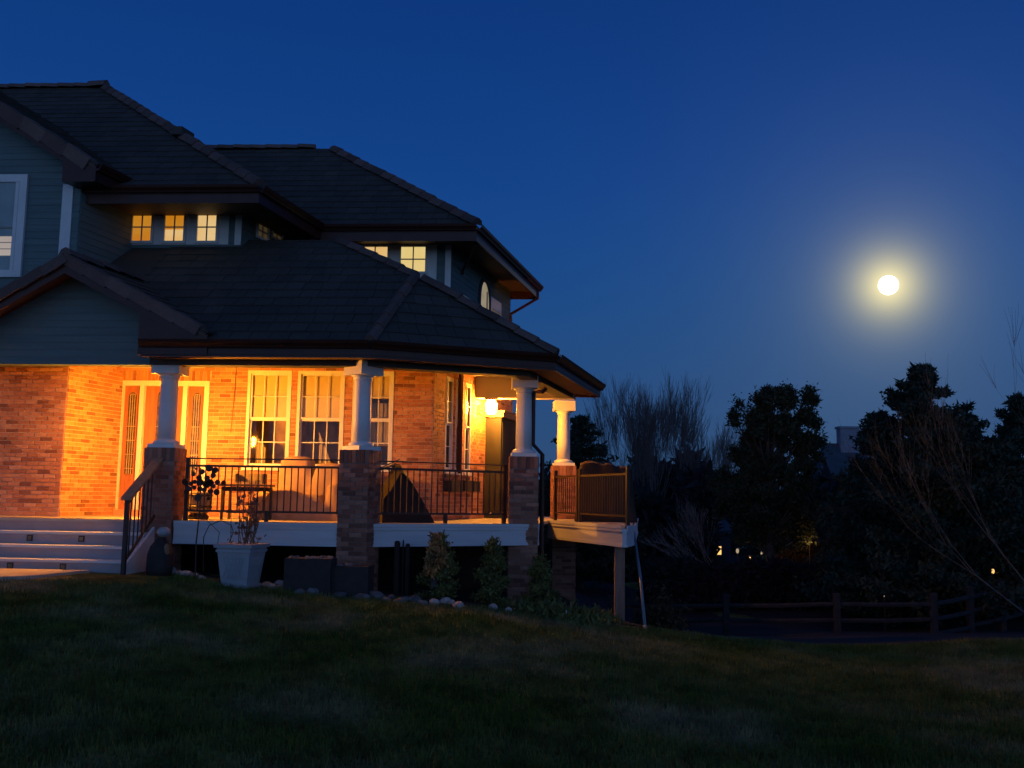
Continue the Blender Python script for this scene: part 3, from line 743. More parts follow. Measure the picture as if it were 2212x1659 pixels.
# small vent on the main roof hip
vp = e1 + (h1 - e1) * .42; m = MB(); m.cbox(vp + Z * .08, Ad, Sd, Z, .22, .4, .16); H.part('roof_vent', m, 'tile_o')

def fixed(wl, x0, y0, x1, y1, em, pad=(.08, .08), parts=(2, 2), par=None, sp=.012):
    """small upper window: emissive room light, or glow for reflections, behind a pane and cross bars, set proud on the siding"""
    a = wl.hit(x0, y0); b = wl.hit(x1, y1); s0, s1, z0, z1 = a[0], b[0], b[1], a[1]; f_ = MB(); D = wl.d; t = .045
    for (xa, xb, ya, yb) in ((s0 - t, s0, z0 - t, z1 + t), (s1, s1 + t, z0 - t, z1 + t), (s0, s1, z1, z1 + t), (s0, s1, z0 - t, z0)): f_.box(wl.P(xa, ya, .045), D * (xb - xa), wl.n * .03, Z * (yb - ya))
    o = H.part('window', f_, 'trim')
    g = MB(); g.box(wl.P(s0, z0, .038), D * (s1 - s0), wl.n * .004, Z * (z1 - z0)); q = g.build('glow_sheet', em); q.parent = o
    g = MB(); g.box(wl.P(s0, z0, .047), D * (s1 - s0), wl.n * .002, Z * (z1 - z0)); q = g.build('pane', 'glass'); q.parent = o
    mm = MB(); xm, zm = (s0 + s1) / 2, (z0 + z1) / 2
    mm.box(wl.P(xm - sp, z0, .050), D * sp * 2, wl.n * .01, Z * (z1 - z0)); mm.box(wl.P(s0, zm - sp, .052), D * (s1 - s0), wl.n * .01, Z * sp * 2); q = mm.build('muntin', 'riser'); q.parent = o
    return o, (s0, s1, z0, z1)
def panel(wl, x0, y0, x1, y1, o=.016, m='trim', name='trim_board'):
    a = wl.hit(x0, y0); b = wl.hit(x1, y1); p = MB(); p.box(wl.P(a[0], b[1], .02), wl.d * (b[0] - a[0]), wl.n * (o - .0), Z * (a[1] - b[1])); return H.part(name, p, m)
panel(U1, 267, 458, 494, 529)
for x0, em, l2 in ((291, 'lit_orange', None), (361, 'lit_orange', 'lit_pale'), (431, 'lit_pale', None)):
    o, b = fixed(U1, x0, 463, x0 + 37, 522, em)
    if l2:
        g = MB(); g.box(U1.P(b[0] + .002, b[2], .0425), U1.d * (b[1] - b[0] - .004), U1.n * .002, Z * (b[3] - b[2]) * .42); q = g.build('glow_sheet', l2); q.parent = o
panel(U1, 511, 458, 521, 530, .02, name='corner_board'); panel(U2, 786, 530, 942, 640); panel(U2, 963, 530, 973, 640, .02, name='corner_board')
panel(U0, 139, 400, 150, 560, .02, name='corner_board')
fixed(U2, 785, 535, 837, 590, 'lit_pale'); fixed(U2, 868, 535, 919, 588, 'lit_yel')
for x0, x1, y0, y1 in ((552, 572, 482, 520), (584, 602, 492, 520)):
    fixed(U1s, x0, y0, x1, y1, 'dimref')  # glow stands for reflections in these side windows
# tall window at the left edge
a = U0.hit(-60, 380); b = U0.hit(48, 600); s0, s1, z0, z1 = a[0], b[0], b[1], a[1]
f_ = MB(); D = U0.d
for (xa, xb, ya, yb) in ((s0, s0 + .12, z0, z1), (s1 - .13, s1, z0, z1), (s0 + .12, s1 - .13, z1 - .13, z1), (s0 + .12, s1 - .13, z0, z0 + .12)): f_.box(U0.P(xa, ya, .02), D * (xb - xa), U0.n * .05, Z * (yb - ya))
wo = H.part('window', f_, 'trim'); zm = U0.hit(10, 492)[1]
def subw(name, mb, m): q = mb.build(name, m); q.parent = wo; return q
m = MB(); m.box(U0.P(s0 + .12, z0 + .12, .03), D * (s1 - s0 - .25), U0.n * .004, Z * (z1 - z0 - .25)); subw('blind', m, mat('pale blind', (.36, .46, .52), .6, .15, 2))
ly = U0.hit(10, 512)[1]; lz = U0.hit(10, 553)[1]; m = MB(); m.box(U0.P(s0 + .14, lz, .037), D * (s1 - s0 - .33), U0.n * .004, Z * (ly - lz)); subw('glow_sheet', m, 'lit_left')
for k in (.32, .66):
    m = MB(); m.box(U0.P(s0 + .14, lz + (ly - lz) * k, .043), D * (s1 - s0 - .33), U0.n * .004, Z * .012); subw('slat', m, 'riser')
m = MB(); m.box(U0.P(s0 + .12, zm - .02, .042), D * (s1 - s0 - .25), U0.n * .012, Z * .03); subw('meeting_rail', m, 'riser')
m = MB(); m.box(U0.P(s1 - .20, z0 + .12, .042), D * .06, U0.n * .02, Z * (z1 - z0 - .25)); subw('sash', m, 'trim')
m = MB(); m.box(U0.P(s0 + .12, z0 + .12, .058), D * (s1 - s0 - .25), U0.n * .003, Z * (z1 - z0 - .25)); subw('pane', m, 'glass')
# arched window on the right side wall with flanking lower panes
def arch(x0, x1, ytop, ybot):
    a = U2s.hit(x0, ybot); b = U2s.hit(x1, ybot); c = U2s.hit((x0 + x1) / 2, ytop)
    s0, s1, z1 = a[0], b[0], c[1]; r = (s1 - s0) / 2; z0 = z1 - 1.6; D = U2s.d
    pts = [U2s.P(s0, z0, .03), U2s.P(s1, z0, .03)] + [U2s.P((s0 + s1) / 2 + r * math.cos(t), z1 - r * 1.3 + r * 1.3 * math.sin(t), .03) for t in [math.pi * k / 10 for k in range(11)]]
    f_ = MB()
    for i in range(1, len(pts)): f_.tube([pts[i], pts[(i + 1) % len(pts)]], .05, 6)
    o = H.part('arched_window', f_, 'farwall'); g = MB(); g.prism(pts, U2s.n * .01); q = g.build('curtained_pane', 'dimarch'); q.parent = o
    mm = MB(); mm.box(U2s.P(s0 + (s1 - s0) * .66, z0, .045), D * .05, U2s.n * .02, Z * (z1 - z0) * .85); q = mm.build('muntin', 'curtain'); q.parent = o
arch(1031, 1053, 604, 690)
for (x0, y0, x1, y1) in ((984, 628, 1022, 660), (1057, 640, 1079, 700)):
    a = U2s.hit(x0, y0); b = U2s.hit(x1, y1); m = MB(); m.box(U2s.P(a[0], b[1], .03), U2s.d * (b[0] - a[0]), U2s.n * .01, Z * (a[1] - b[1])); o = H.part('window', m, 'trim'); 
    g = MB(); g.box(U2s.P(a[0] + .1, b[1] + .05, .043), U2s.d * (b[0] - a[0] - .2), U2s.n * .01, Z * (a[1] - b[1] - .3)); q = g.build('dim_pane', 'dimref'); q.parent = o

# downspouts
def spout(pts, r=.035, name='downspout'):
    m = MB(); m.tube(pts, r, 6); return H.part(name, m, 'maroon', smooth=False)
p0 = e2b - Z * .1 - S2 * .15
pw = U2s.P(s2e - .1, 0, .06)
spout([p0, z_(p0, p0.z - .2), z_(pw, p0.z - .62), z_(pw, p0.z - .75), z_(pw, 3.6)])
p0 = e2 - Z * .1 - Ad * .1; pw = U2s.P(.6, 0, .06); spout([p0 + S2 * .3, p0 + S2 * .3 - Z * .18, z_(pw, p0.z - .42), z_(pw, p0.z - .5)], .03)

# ------------------------------------------------------------------ deck
P1c = at(357, 1000, 15.02); P2c = at(779, 1000, 14.78); P3c = at(1131, 1000, 16.2); P4c = at(1217, 1000, 20.35)
PW = .48
dA0 = z_(P1c + An * (PW / 2 - .09), 0); dA1 = z_(P2c + An * (PW / 2 - .10), 0)
deckline = Wall(dA0, -4)
dlx = deckline.P(-3.6, 0); dA1 = deckline.P((dA1 - dA0).dot(Ad), 0)
d3 = z_(P3c + Bn * (PW / 2 - .06), 0); d4 = z_(P4c + Ad * .2, 0)
D1 = at(1187, 1130, 19.0); D2 = at(1349, 1133, 15.8); D3 = at(1365, 1134, 16.6); D4 = z_(at(1374, 1134, 22.5), 0)
for q in (D1, D2, D3): q.z = 0
d3e = z_(d3 + Bd * .2, 0)
deck_outline = [dlx, deckline.P(0, 0), dA1, d3e, D1, D2, D3, D4, z_(D4 - Ad * 4, 0), z_(C1.P(4, 0), 0), z_(C1.P(0, 0), 0), z_(cornerRA, 0), z_(L_.p, 0), z_(L_.P(-3.2, 0), 0)]
DK = Thing('porch_deck', z_(P2c, 0) , 'raised wraparound porch deck with pale grey fascia boards', 'porch deck')
m = MB(); m.prism([z_(p, DECK - .05) for p in deck_outline], Z * .05); DK.part('deck_floor', m, 'floor')
def skirt(a, b, nrm, z0=.345):
    m = MB(); a, b = z_(a, 0), z_(b, 0); L2 = b - a
    m.box(a + Z * (DECK - z0), L2, nrm * .035, Z * (z0 - .052)); DK.part('fascia_board', m, 'deckskirt')
    m = MB(); m.box(a + Z * (DECK - .05) + nrm * .0355, L2, nrm * .022, Z * .046); DK.part('nosing', m, 'deckskirt')
    m = MB(); m.box(a + Z * (DECK - z0 + .0) + nrm * .036, L2, nrm * .012, Z * .05); DK.part('trim_board', m, 'deckskirt')
    m = MB(); m.box(a + Z * (DECK - .10) + nrm * .036, L2, nrm * .014, Z * .045); DK.part('trim_board', m, 'deckskirt')
s1 = deckline.s_at(385)
skirt(deckline.P(s1, 0), dA1, An); skirt(dA1, d3e, Bn)
nD = V(((D2 - D1).y, -(D2 - D1).x, 0)).normalized(); skirt(D1, D2, nD)
nD3 = V(((D3 - D2).y, -(D3 - D2).x, 0)).normalized(); skirt(D2, D3, nD3); skirt(D3, D4, V(((D4 - D3).y, -(D4 - D3).x, 0)).normalized())
m = MB()
for k in range(9):
    a = D1 + (D2 - D1) * (k / 8); m.box(z_(a, DECK - .30) + V((-.02, .06, 0)), V((.04, 0, 0)), V((.6, 4.5, 0)), Z * .22)
DK.part('joist', m, 'post')
pq = D2 + (D3 - D2) * .2 - (D2 - D1).normalized() * .12
m = MB(); m.box(z_(pq, -1.25) + V((-.12, .05, 0)), V((.16, 0, 0)), V((0, .16, 0)), Z * (1.25 + DECK - .345)); DK.part('deck_post', m, 'post')

# stairs
ST = Thing('stairs', deckline.P(-3, 0), 'wide grey porch stairs of four risers with square step lights', 'stairs')
sr = Wall(deckline.P(0, 0, 1.02), -4).s_at(262, 1180); rh = DECK / 4
for i in range(4):
    zt_ = DECK - i * rh; o_ = .04 + i * .28
    m = MB(); m.box(deckline.P(-4.2, zt_ - rh, o_ - .28), Ad * (4.2 + sr), An * .28, Z * (rh - .04)); ST.part('riser', m, 'riser')
    m = MB(); m.box(deckline.P(-4.2, zt_ - .038, o_ - .28), Ad * (4.2 + sr + .01), An * (.28 + .03), Z * .038); ST.part('tread', m, 'floor' if i == 0 else 'trim')
    if i in (1, 3):
        for px in ((65, 177) if i == 1 else (23, 137)):
            wl = Wall(deckline.P(0, 0, o_), -4); s_, zz = wl.hit(px, 1157 if i == 1 else 1214)
            m = MB(); m.box(wl.P(s_ - .045, zt_ - .145, .001), Ad * .09, An * .012, Z * .09); o = ST.part('step_light', m, 'iron')
            m = MB(); m.box(wl.P(s_ - .028, zt_ - .128, .014), Ad * .056, An * .004, Z * .056); q = m.build('lens', 'clay'); q.parent = o
m = MB(); prof = [(0, 0), (1.0, 0), (1.0, .12), (.02, DECK - .06), (0, DECK - .06)]
m.prism([deckline.P(sr + .02, z, o) for o, z in prof], Ad * .04); ST.part('stringer', m, 'trim')

# ------------------------------------------------------------------ piers and columns
def pier(c, rot, zbase, label, sides):
    T_ = Thing('brick_pier', z_(c, zbase), label, 'brick pier', 'brick piers carrying the porch columns')
    ztop = 1.835; h = PW / 2
    d0 = V((math.cos(R(rot)), math.sin(R(rot)), 0)); n0 = V((d0.y, -d0.x, 0)); base = z_(c, 0)
    m = MB(); m.cbox(base + Z * (zbase + ztop) / 2, d0, n0, Z, PW - .02, PW - .02, ztop - zbase); core = T_.part('pier_core', m, 'pmortar')
    for k in range(4):
        a = rot + 90 * k; wl = Wall(base, a); wl.p = base + wl.n * (h - .0095) - wl.d * h
        par = core
        bm = MB()
        rows = int((ztop - zbase - .2) / CO); tot = []
        for i in range(rows):
            zb = ztop - .205 - i * CO; za = zb - CO; xs = [0, .2, .4, PW] if i % 2 else [0, .08, .28, PW]
            for x0, x1 in zip(xs, xs[1:]): tot.append((x0 + (.001 if k % 2 else 0), x1 - .009, za, zb - .009))
        x = 0
        while x < PW - .03: tot.append((x, min(x + .0686, PW) - .008, ztop - .2, ztop)); x += .0686
        for (x0, x1, za, zb) in tot:
            d = .0105 + random.uniform(-.0025, .003)
            if k in sides:
                mw = Matrix(((wl.d.x * (x1 - x0), -wl.n.x * d, 0, 0), (wl.d.y * (x1 - x0), -wl.n.y * d, 0, 0), (0, 0, zb - za, 0), (0, 0, 0, 1))); mw.translation = wl.P(x0, za, d)
                o = bpy.data.objects.new('brick', BM_P); col.objects.link(o); o.parent = core; o.matrix_local = mw
            else: bm.add([wl.P(x0 + v[0] * (x1 - x0), za + v[2] * (zb - za), d * (1 - v[1])) for v in BV], BF, random.random())
        if bm.v: q = bm.build('brickwork', 'pier_j', rnd=True); q.parent = core; q['kind'] = 'stuff'
    return T_
def column(c, rot, label):
    z0 = 1.836; T_ = Thing('porch_column', z_(c, z0), label, 'column', 'white porch columns'); base = z_(c, 0); zt_ = 3.187 - .045
    d0 = V((math.cos(R(rot)), math.sin(R(rot)), 0)); n0 = V((d0.y, -d0.x, 0))
    m = MB(); m.cbox(base + Z * (z0 + .03), d0, n0, Z, .42, .42, .06); T_.part('plinth', m, 'white')
    m = MB(); m.lathe(base, [(.18, z0 + .06), (.195, z0 + .075), (.195, z0 + .095), (.175, z0 + .115), (.15, z0 + .12), (.142, z0 + .135)], 28); T_.part('base_moulding', m, 'white', smooth=True)
    m = MB(); m.lathe(base, [(.138, z0 + .13), (.137, z0 + .5), (.128, zt_ - .3), (.124, zt_ - .2)], 28); T_.part('shaft', m, 'white', smooth=True)
    m = MB(); m.lathe(base, [(.126, zt_ - .245), (.14, zt_ - .24), (.14, zt_ - .225), (.128, zt_ - .22), (.16, zt_ - .185), (.19, zt_ - .165)], 28); T_.part('capital_moulding', m, 'white', smooth=True)
    m = MB(); m.cbox(base + Z * (zt_ - .0825 + .022), d0, n0, Z, .43, .43, .207); T_.part('capital', m, 'white')
    return T_
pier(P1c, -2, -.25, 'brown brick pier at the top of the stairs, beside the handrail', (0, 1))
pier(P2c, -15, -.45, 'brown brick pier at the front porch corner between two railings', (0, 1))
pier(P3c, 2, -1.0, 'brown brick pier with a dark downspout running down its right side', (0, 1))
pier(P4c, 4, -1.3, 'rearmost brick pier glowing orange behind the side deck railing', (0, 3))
column(P1c, -2, 'white column in front of the entrance door'); column(P2c, -42, 'white column at the front porch corner, its capital turned to the corner')
column(P3c, 2, 'white column right of the lit wall lantern, beside the downspout'); column(P4c, 4, 'rearmost column, lit orange against the evening sky')
# downspout beside pier 3
q = at(1180, 838, 15.9); a = P3c + V((PW / 2 + .05, -.02, 0))
spout([q, q + V((-.06, 0, -.06)), V((a.x - .14, a.y, 2.92)), V((a.x - .14, a.y, 2.05)), V((a.x + .02, a.y, 1.88)), V((a.x + .03, a.y, -.6))], .04)

# ------------------------------------------------------------------ railings
def railing(a, b, label, n_posts=(), end=(True, True), z=DECK, gap=.102, mid=None, top=True, mt='iron'):
    a, b = z_(a, 0), z_(b, 0); d = (b - a).normalized(); L2 = (b - a).length; nn = V((d.y, -d.x, 0))
    T_ = Thing('railing', a + Z * z, label, 'railing')
    def bar(z0, z1, w): 
        m = MB(); m.box(a - nn * w / 2 + Z * (z + z0), b - a, nn * w, Z * (z1 - z0)); return m
    if top: T_.part('top_rail', bar(.935, .955, .03), mt)
    T_.part('upper_rail', bar(.815, .85, .04), mt); T_.part('bottom_rail', bar(.135, .165, .035), mt)
    n = int(L2 / gap); g = L2 / n
    for i in range(1, n):
        m = MB(); p = a + d * g * i; m.cbox(p + Z * (z + .49), d, nn, Z, .016, .016, .66); T_.part('baluster', m, mt)
    for k, e in enumerate(end):
        if e: p = a + d * (.03 if k == 0 else L2 - .03); m = MB(); m.cbox(p + Z * (z + .48), d, nn, Z, .055, .055, .958); T_.part('post', m, mt)
    for f in n_posts:
        m = MB(); m.cbox(a + d * L2 * f + Z * (z + .07), d, nn, Z, .05, .05, .138); T_.part('support_leg', m, mt)
    return T_
rl_ = Wall(z_(P1c, 0) + An * .02, -4)
xA = rl_.P(rl_.s_at(403), 0); xB = P2c - V((math.cos(R(-15)), math.sin(R(-15)), 0)) * PW / 2
xB = rl_.P((z_(xB, 0) - rl_.p).dot(Ad), 0)
railing(xA, xB, 'dark iron porch railing in front of the paired windows', n_posts=(.52,), end=(True, False))
xC = z_(P2c, 0) + Bd * .25; xD = z_(P3c, 0) - Bd * .31
railing(xC, xD, 'dark iron porch railing between the corner pier and the downspout pier', n_posts=(.52,), end=(False, True))
u = (D2 - D1).normalized(); ra = D1 + u * .02 - nD * .10; rb = D2 - nD * .10 - u * .06
rm_ = ra + (rb - ra) * .36
railing(ra, rm_, 'short dark railing section in front of the orange lit pier', top=False)
railing(rm_ + u * .05, rb, 'iron railing section of the side deck in front of the brown cover', top=False, mt='sdrail')
# stair handrail
HR = Thing('stair_handrail', deckline.P(sr + .06, 0, 1.0), 'sloping stair handrail with wooden cap and dark balusters beside the left pier', 'handrail')
w0 = deckline.P(sr + .05, 0, 1.02); w1 = deckline.P(sr + .17, 0, .28); 
m = MB(); m.cbox(w0 + Z * .53, Ad, An, Z, .055, .055, 1.06); HR.part('post', m, 'iron')
w1 = deckline.P(sr + .05, 0, .12)
ta, tb = w0 + Z * 1.04, w1 + Z * (DECK + .90)
m = MB(); m.box(ta - Ad * .07 + An * .06, Ad * .15, tb - ta - An * .1, Z * .04); HR.part('rail_cap', m, 'rail')
m = MB(); m.box(ta - Ad * .015 - Z * .07, Ad * .03, tb - ta, Z * .05); HR.part('upper_rail', m, 'iron')
ba, bb = w0 + Z * .16, w1 + Z * (DECK + .05); m = MB(); m.box(ba - Ad * .015, Ad * .03, bb - ba, Z * .035); HR.part('bottom_rail', m, 'iron')
for i in range(1, 7):
    t = i / 7; lo = ba + (bb - ba) * t; hi = ta + (tb - ta) * t; m = MB(); m.box(lo - Ad * .008, Ad * .016, An * .016, Z * (hi.z - lo.z - .05)); HR.part('baluster', m, 'iron')

# ------------------------------------------------------------------ lamps
def lantern(name, p, label, s=1.0, fl='flame', chain=0, br=None):
    T_ = Thing(name, p, label, 'lamp'); p = V(p)
    m = MB()
    for k in range(4):
        a = R(45 + 90 * k); b = R(135 + 90 * k)
        m.tube([p + V((.085 * math.cos(a), .085 * math.sin(a), -.11)) * s, p + V((.105 * math.cos(a), .105 * math.sin(a), .10)) * s], .008 * s, 4)
    m.lathe(p, [(.035 * s, -.125 * s), (.04 * s, -.11 * s)], 4, R(45)); T_.part('cage', m, 'iron')
    m = MB(); m.lathe(p, [(.125 * s, .10 * s), (.11 * s, .12 * s), (.03 * s, .18 * s), (.015 * s, .23 * s)], 4, R(45)); T_.part('cap', m, 'iron')
    m = MB(); m.lathe(p, [(.05 * s, -.105 * s), (.078 * s, -.06 * s), (.084 * s, .05 * s), (.05 * s, .095 * s)], 12); q = T_.part('glass_bulb', m, fl, smooth=True)
    if chain: m = MB(); m.tube([p + Z * .22 * s, p + Z * chain], .008, 5); T_.part('chain', m, 'iron')
    if br is not None: m = MB(); m.tube([p - Z * .12 * s, p - Z * .16 * s + (V(br) - p) * .5, V(br) - Z * .1], .012, 5); m.cbox(V(br) - Z * .06, C1.d, C1.n, Z, .12, .03, .2); T_.part('bracket', m, 'iron')
    return T_
pl = at(360, 922, 15.31); lantern('hanging_lantern', pl, 'lantern hung from the porch ceiling right behind the left column', 1.0, 'flame', chain=CEIL - pl.z)
wl_ = at(1061, 879, 19.15); brp = C1.P((wl_ - C1.p).dot(C1.d), wl_.z, .015)
lantern('wall_lantern', wl_, 'bright glowing wall lantern on the side wall of the porch', 1.35, 'flame2', br=brp)

# dark cabinet with cornice at the end of the side wall
cs = C1.s_at(1043, 1000); cb0 = C1.P(cs + .1, DECK + .002, .012)
CB = Thing('cabinet', cb0, 'tall dark cabinet with cornice standing under the wall lantern', 'cabinet')
cwd = .33; cl = 1.15; ch = 2.93 - DECK - .16
m = MB(); m.box(cb0, C1.n * cwd, C1.d * cl, Z * ch); CB.part('body', m, 'cabinet')
m = MB(); m.box(cb0 + Z * (ch + .001) - C1.d * .05, C1.n * (cwd + .06), C1.d * (cl + .1), Z * .10); m.box(cb0 + Z * (ch + .102) - C1.d * .08, C1.n * (cwd + .09), C1.d * (cl + .16), Z * .03); CB.part('cornice', m, 'rail')
m = MB(); m.box(cb0 + C1.n * (cwd + .001) + C1.d * .06 + Z * .1, C1.n * .015, C1.d * (cl / 2 - .08), Z * (ch - .2)); CB.part('door', m, 'cabinet')
m = MB(); m.box(cb0 + C1.n * (cwd + .001) + C1.d * (cl / 2 + .02) + Z * .1, C1.n * .015, C1.d * (cl / 2 - .08), Z * (ch - .2)); CB.part('door', m, 'cabinet')
# three small planters hung under the side windows
for k, (x0, x1, y0, y1, nm) in enumerate(((955, 980, 1040, 1062, 'leftmost, largest'), (985, 1001, 1046, 1061, 'middle'), (1005, 1019, 1047, 1062, 'rightmost'))):
    a = C1.hit(x0, y1); b = C1.hit(x1, y0); T_ = Thing('planter_box', C1.P(a[0], a[1], .02), 'dark planter hung under the side windows, ' + nm + ' of three', 'planter')
    m = MB(); m.box(C1.P(a[0], a[1], .02), C1.d * (b[0] - a[0]), C1.n * .16, Z * .2); T_.part('box', m, 'darkbox')
    m = MB()
    for j in range(14): p = C1.P(a[0] + (b[0] - a[0]) * random.random(), a[1] + .2, .05 + .1 * random.random()); m.tube([p, p + V((random.uniform(-.05, .05), random.uniform(-.03, .03), .05 + .06 * random.random()))], .006, 4)
    T_.part('dried_stems', m, 'dry')

# ------------------------------------------------------------------ porch things
def drape(name, c, sx, sy, h, label, m, bumps, th_rot=-4, res=26, floor=DECK + .003, cat='furniture cover'):
    """cloth cover: height field over the furniture below it"""
    d = V((math.cos(R(th_rot)), math.sin(R(th_rot)), 0)); n = V((-d.y, d.x, 0)); vs = []; fs = []
    def hf(u, v):
        z = 0
        for (bu, bv, ru, rv, bh) in bumps:
            du = abs(u - bu) / ru; dv = abs(v - bv) / rv; q = max(du, dv)
            z = max(z, bh * max(0, min(1, (1.35 - q ** 1.6) / .5)) * (1 - .10 * (du * du + dv * dv) / 2))
        return z
    for i in range(res + 1):
        for j in range(res + 1):
            u = -1 + 2 * i / res; v = -1 + 2 * j / res; z = hf(u * 1.15, v * 1.15) * h
            fold = .018 * math.sin(u * 23 + v * 5) + .012 * math.sin(v * 31)
            if i in (0, res) or j in (0, res): z = 0
            k = 1 + (fold if z < h * .8 else 0) * 1.0
            vs.append(V((c[0], c[1], floor)) + d * (u * sx / 2 * k) + n * (v * sy / 2 * k) + Z * (z + (random.uniform(-.008, .008) if z else 0)))
    for i in range(res):
        for j in range(res): a = i * (res + 1) + j; fs.append((a, a + res + 1, a + res + 2, a + 1))
    me = MB(); me.add(vs, fs); o = me.build(name, m, smooth=True); loc = V((c[0], c[1], floor)); o.data.transform(Matrix.Translation(-loc)); o.location = loc; tag(o, label, cat); return o
c = at(650, 1080, 16.3); drape('furniture_cover', c, 1.75, .95, 1.05, 'tan cloth cover draped over porch furniture below the paired windows', 'cover', [(-.70, -.1, .26, .5, .50), (-.12, .25, .36, .5, 1.0), (.60, .2, .34, .5, .90), (-.30, -.55, .34, .3, .46), (.30, -.6, .30, .3, .40), (.82, -.5, .16, .35, .56)])
c = at(868, 1090, 15.7)
def wedge(c):
    d = Bd; n = V((-d.y, d.x, 0)); T_ = Thing('covered_grill', V((c.x, c.y, DECK)), 'dark sloping cover over a barbecue grill right of the corner pier', 'grill cover')
    def P(u, v, z): return V((c.x, c.y, DECK + .004)) + d * u + n * v + Z * z
    pr = [(-.42, .0), (-.42, .46), (-.30, .60), (-.14, .93), (-.05, .90), (.12, .68), (.46, .10), (.50, .0)]
    m = MB(); vs = []; fs = []; K = 7
    for k in range(K):
        v = -.3 + .6 * k / (K - 1); sc = 1 - .16 * abs(k - 3) / 3
        for j, (u, z) in enumerate(pr): vs.append(P(u * (1 - .08 * abs(k - 3) / 3) + random.uniform(-.01, .01), v, z * sc + (random.uniform(-.02, .02) if z else 0)))
    q = len(pr)
    for k in range(K - 1):
        for j in range(q - 1): fs.append((k * q + j, k * q + j + 1, (k + 1) * q + j + 1, (k + 1) * q + j))
    fs.append(tuple(range(q))); fs.append(tuple((K - 1) * q + j for j in range(q))[::-1]); m.add(vs, fs); T_.part('cover', m, 'black')
    m = MB(); m.box(P(-.40, -.05, .80), d * .26 + Z * .1, n * .12, Z * .03); m.tube([P(-.42, -.1, .84), P(-.08, -.1, 1.0)], .012, 5); T_.part('side_shelf', m, 'clay')
wedge(c)
# table
tcn = at(533, 1080, 15.75); TB = Thing('side_table', V((tcn.x, tcn.y, DECK)), 'dark low table with a tray on top behind the left railing', 'table')
b = V((tcn.x, tcn.y, DECK)); m = MB(); m.cbox(b + Z * .55, Ad, An, Z, .78, .42, .035); TB.part('table_top', m, 'iron')
m = MB(); m.cbox(b + Z * .49, Ad, An, Z, .72, .36, .07); TB.part('apron', m, 'black')
for sx in (-1, 1):
    for sy in (-1, 1): m = MB(); m.cbox(b + Ad * sx * .34 + An * sy * .17 + Z * .23, Ad, An, Z, .035, .035, .455); TB.part('leg', m, 'iron')
m = MB(); m.cbox(b + Z * .12, Ad, An, Z, .66, .03, .03); TB.part('stretcher', m, 'iron')
TY = Thing('tray', b + Z * .568 + Ad * .05, 'pale wire tray standing on the dark porch table', 'tray')
q = b + Z * .57 + Ad * .05; m = MB()
m.cbox(q + Z * .02, Ad, An, Z, .46, .26, .03); TY.part('tray_base', m, 'clay')
m = MB()
for s in (-1, 1): m.cbox(q + Ad * s * .22 + Z * .1, Ad, An, Z, .02, .24, .13)
m.cbox(q + Z * .16, Ad, An, Z, .46, .02, .02); m.cbox(q - An * .11 + Z * .10, Ad, An, Z, .42, .02, .12); TY.part('rim', m, 'clay')
# barrel pot behind the flower ornament
bp_ = at(430, 1080, 15.6); BP = Thing('barrel_planter', V((bp_.x, bp_.y, DECK)), 'brown barrel shaped pot behind the left end of the porch railing', 'pot')
b = V((bp_.x, bp_.y, DECK)); m = MB(); m.lathe(b, [(.13, .10), (.18, .13), (.20, .25), (.205, .42), (.19, .44), (.17, .43)], 14); BP.part('barrel', m, 'clay', smooth=False)
m = MB(); m.lathe(b, [(.16, .002), (.17, .04), (.12, .10)], 14); BP.part('foot', m, 'darkbox')
for zz in (.18, .36): m = MB(); m.lathe(b, [(.2, zz), (.212, zz + .01), (.212, zz + .03), (.2, zz + .04)], 14); BP.part('hoop', m, 'iron')
# cover on the side deck
cc = at(1308, 1100, 18.5)
drape('patio_cover', cc, 1.14, 1.1, 1.13, 'brown draped cover over furniture on the side deck', 'brown', [(-.6, 0, .42, .7, 1.0), (.05, 0, .34, .7, .97), (.6, 0, .42, .6, .92)], th_rot=-4)

# ------------------------------------------------------------------ ground
def sm(t): t = max(0, min(1, t)); return t * t * (3 - 2 * t)
def lerp_tab(x, tab):
    if x <= tab[0][0]: return tab[0][1]
    for (a, va), (b, vb) in zip(tab, tab[1:]):
        if x <= b: return va + (vb - va) * sm((x - a) / (b - a))
    return tab[-1][1]
ROWZ = [(-9, .0), (-5.9, .005), (-4.6, -.02), (-3.3, -.165), (-2.0, -.275), (-.69, -.373), (.65, -.53), (1.56, -.647), (1.92, -.673), (2.57, -.74), (3.22, -.81), (4.53, -.87), (5.83, -.843), (7.2, -.77), (12, -.7)]
def ground(x, y):
    zf = lerp_tab(x, ROWZ)
    near = -.50
    if y < 13.7: z = near + (zf - near) * sm((y - 3) / 10.7) if y > 3 else near
    else: z = zf
    if y > 13.9:
        dr = sm((x - .5) / 2.5); z -= dr * (.12 * min(y - 13.9, 12) + .02 * max(0, y - 25.9)); z -= (1 - dr) * .03 * (y - 13.9)
    return z + .018 * math.sin(x * 1.3 + y * .7) * sm((y - 2) / 4) * (1 if y < 40 else 3)
xs = list(np.linspace(-14, 14, 113)) ; ys = list(np.linspace(-4, 26, 121))
xs = [-400, -150, -60, -25] + xs + [25, 60, 150, 400]; ys = [-60, -20] + ys + [34, 45, 60, 90, 140, 260, 600]
vs = [(x, y, ground(x, y) if y < 100 else max(-8.0, ground(x, 100))) for y in ys for x in xs]; nx = len(xs)
fs = [(j * nx + i, j * nx + i + 1, (j + 1) * nx + i + 1, (j + 1) * nx + i) for j in range(len(ys) - 1) for i in range(nx - 1)]
m = MB(); m.add(vs, fs); lawn = m.build('ground', 'lawn', smooth=True); struct(lawn)
fy = [15.2, 15.6, 16.2] + list(np.linspace(17, 40, 24)) + [60, 95]; fx = list(np.linspace(-14, 22, 73))  # dark sheet laid over the ground, tree shade given as colour
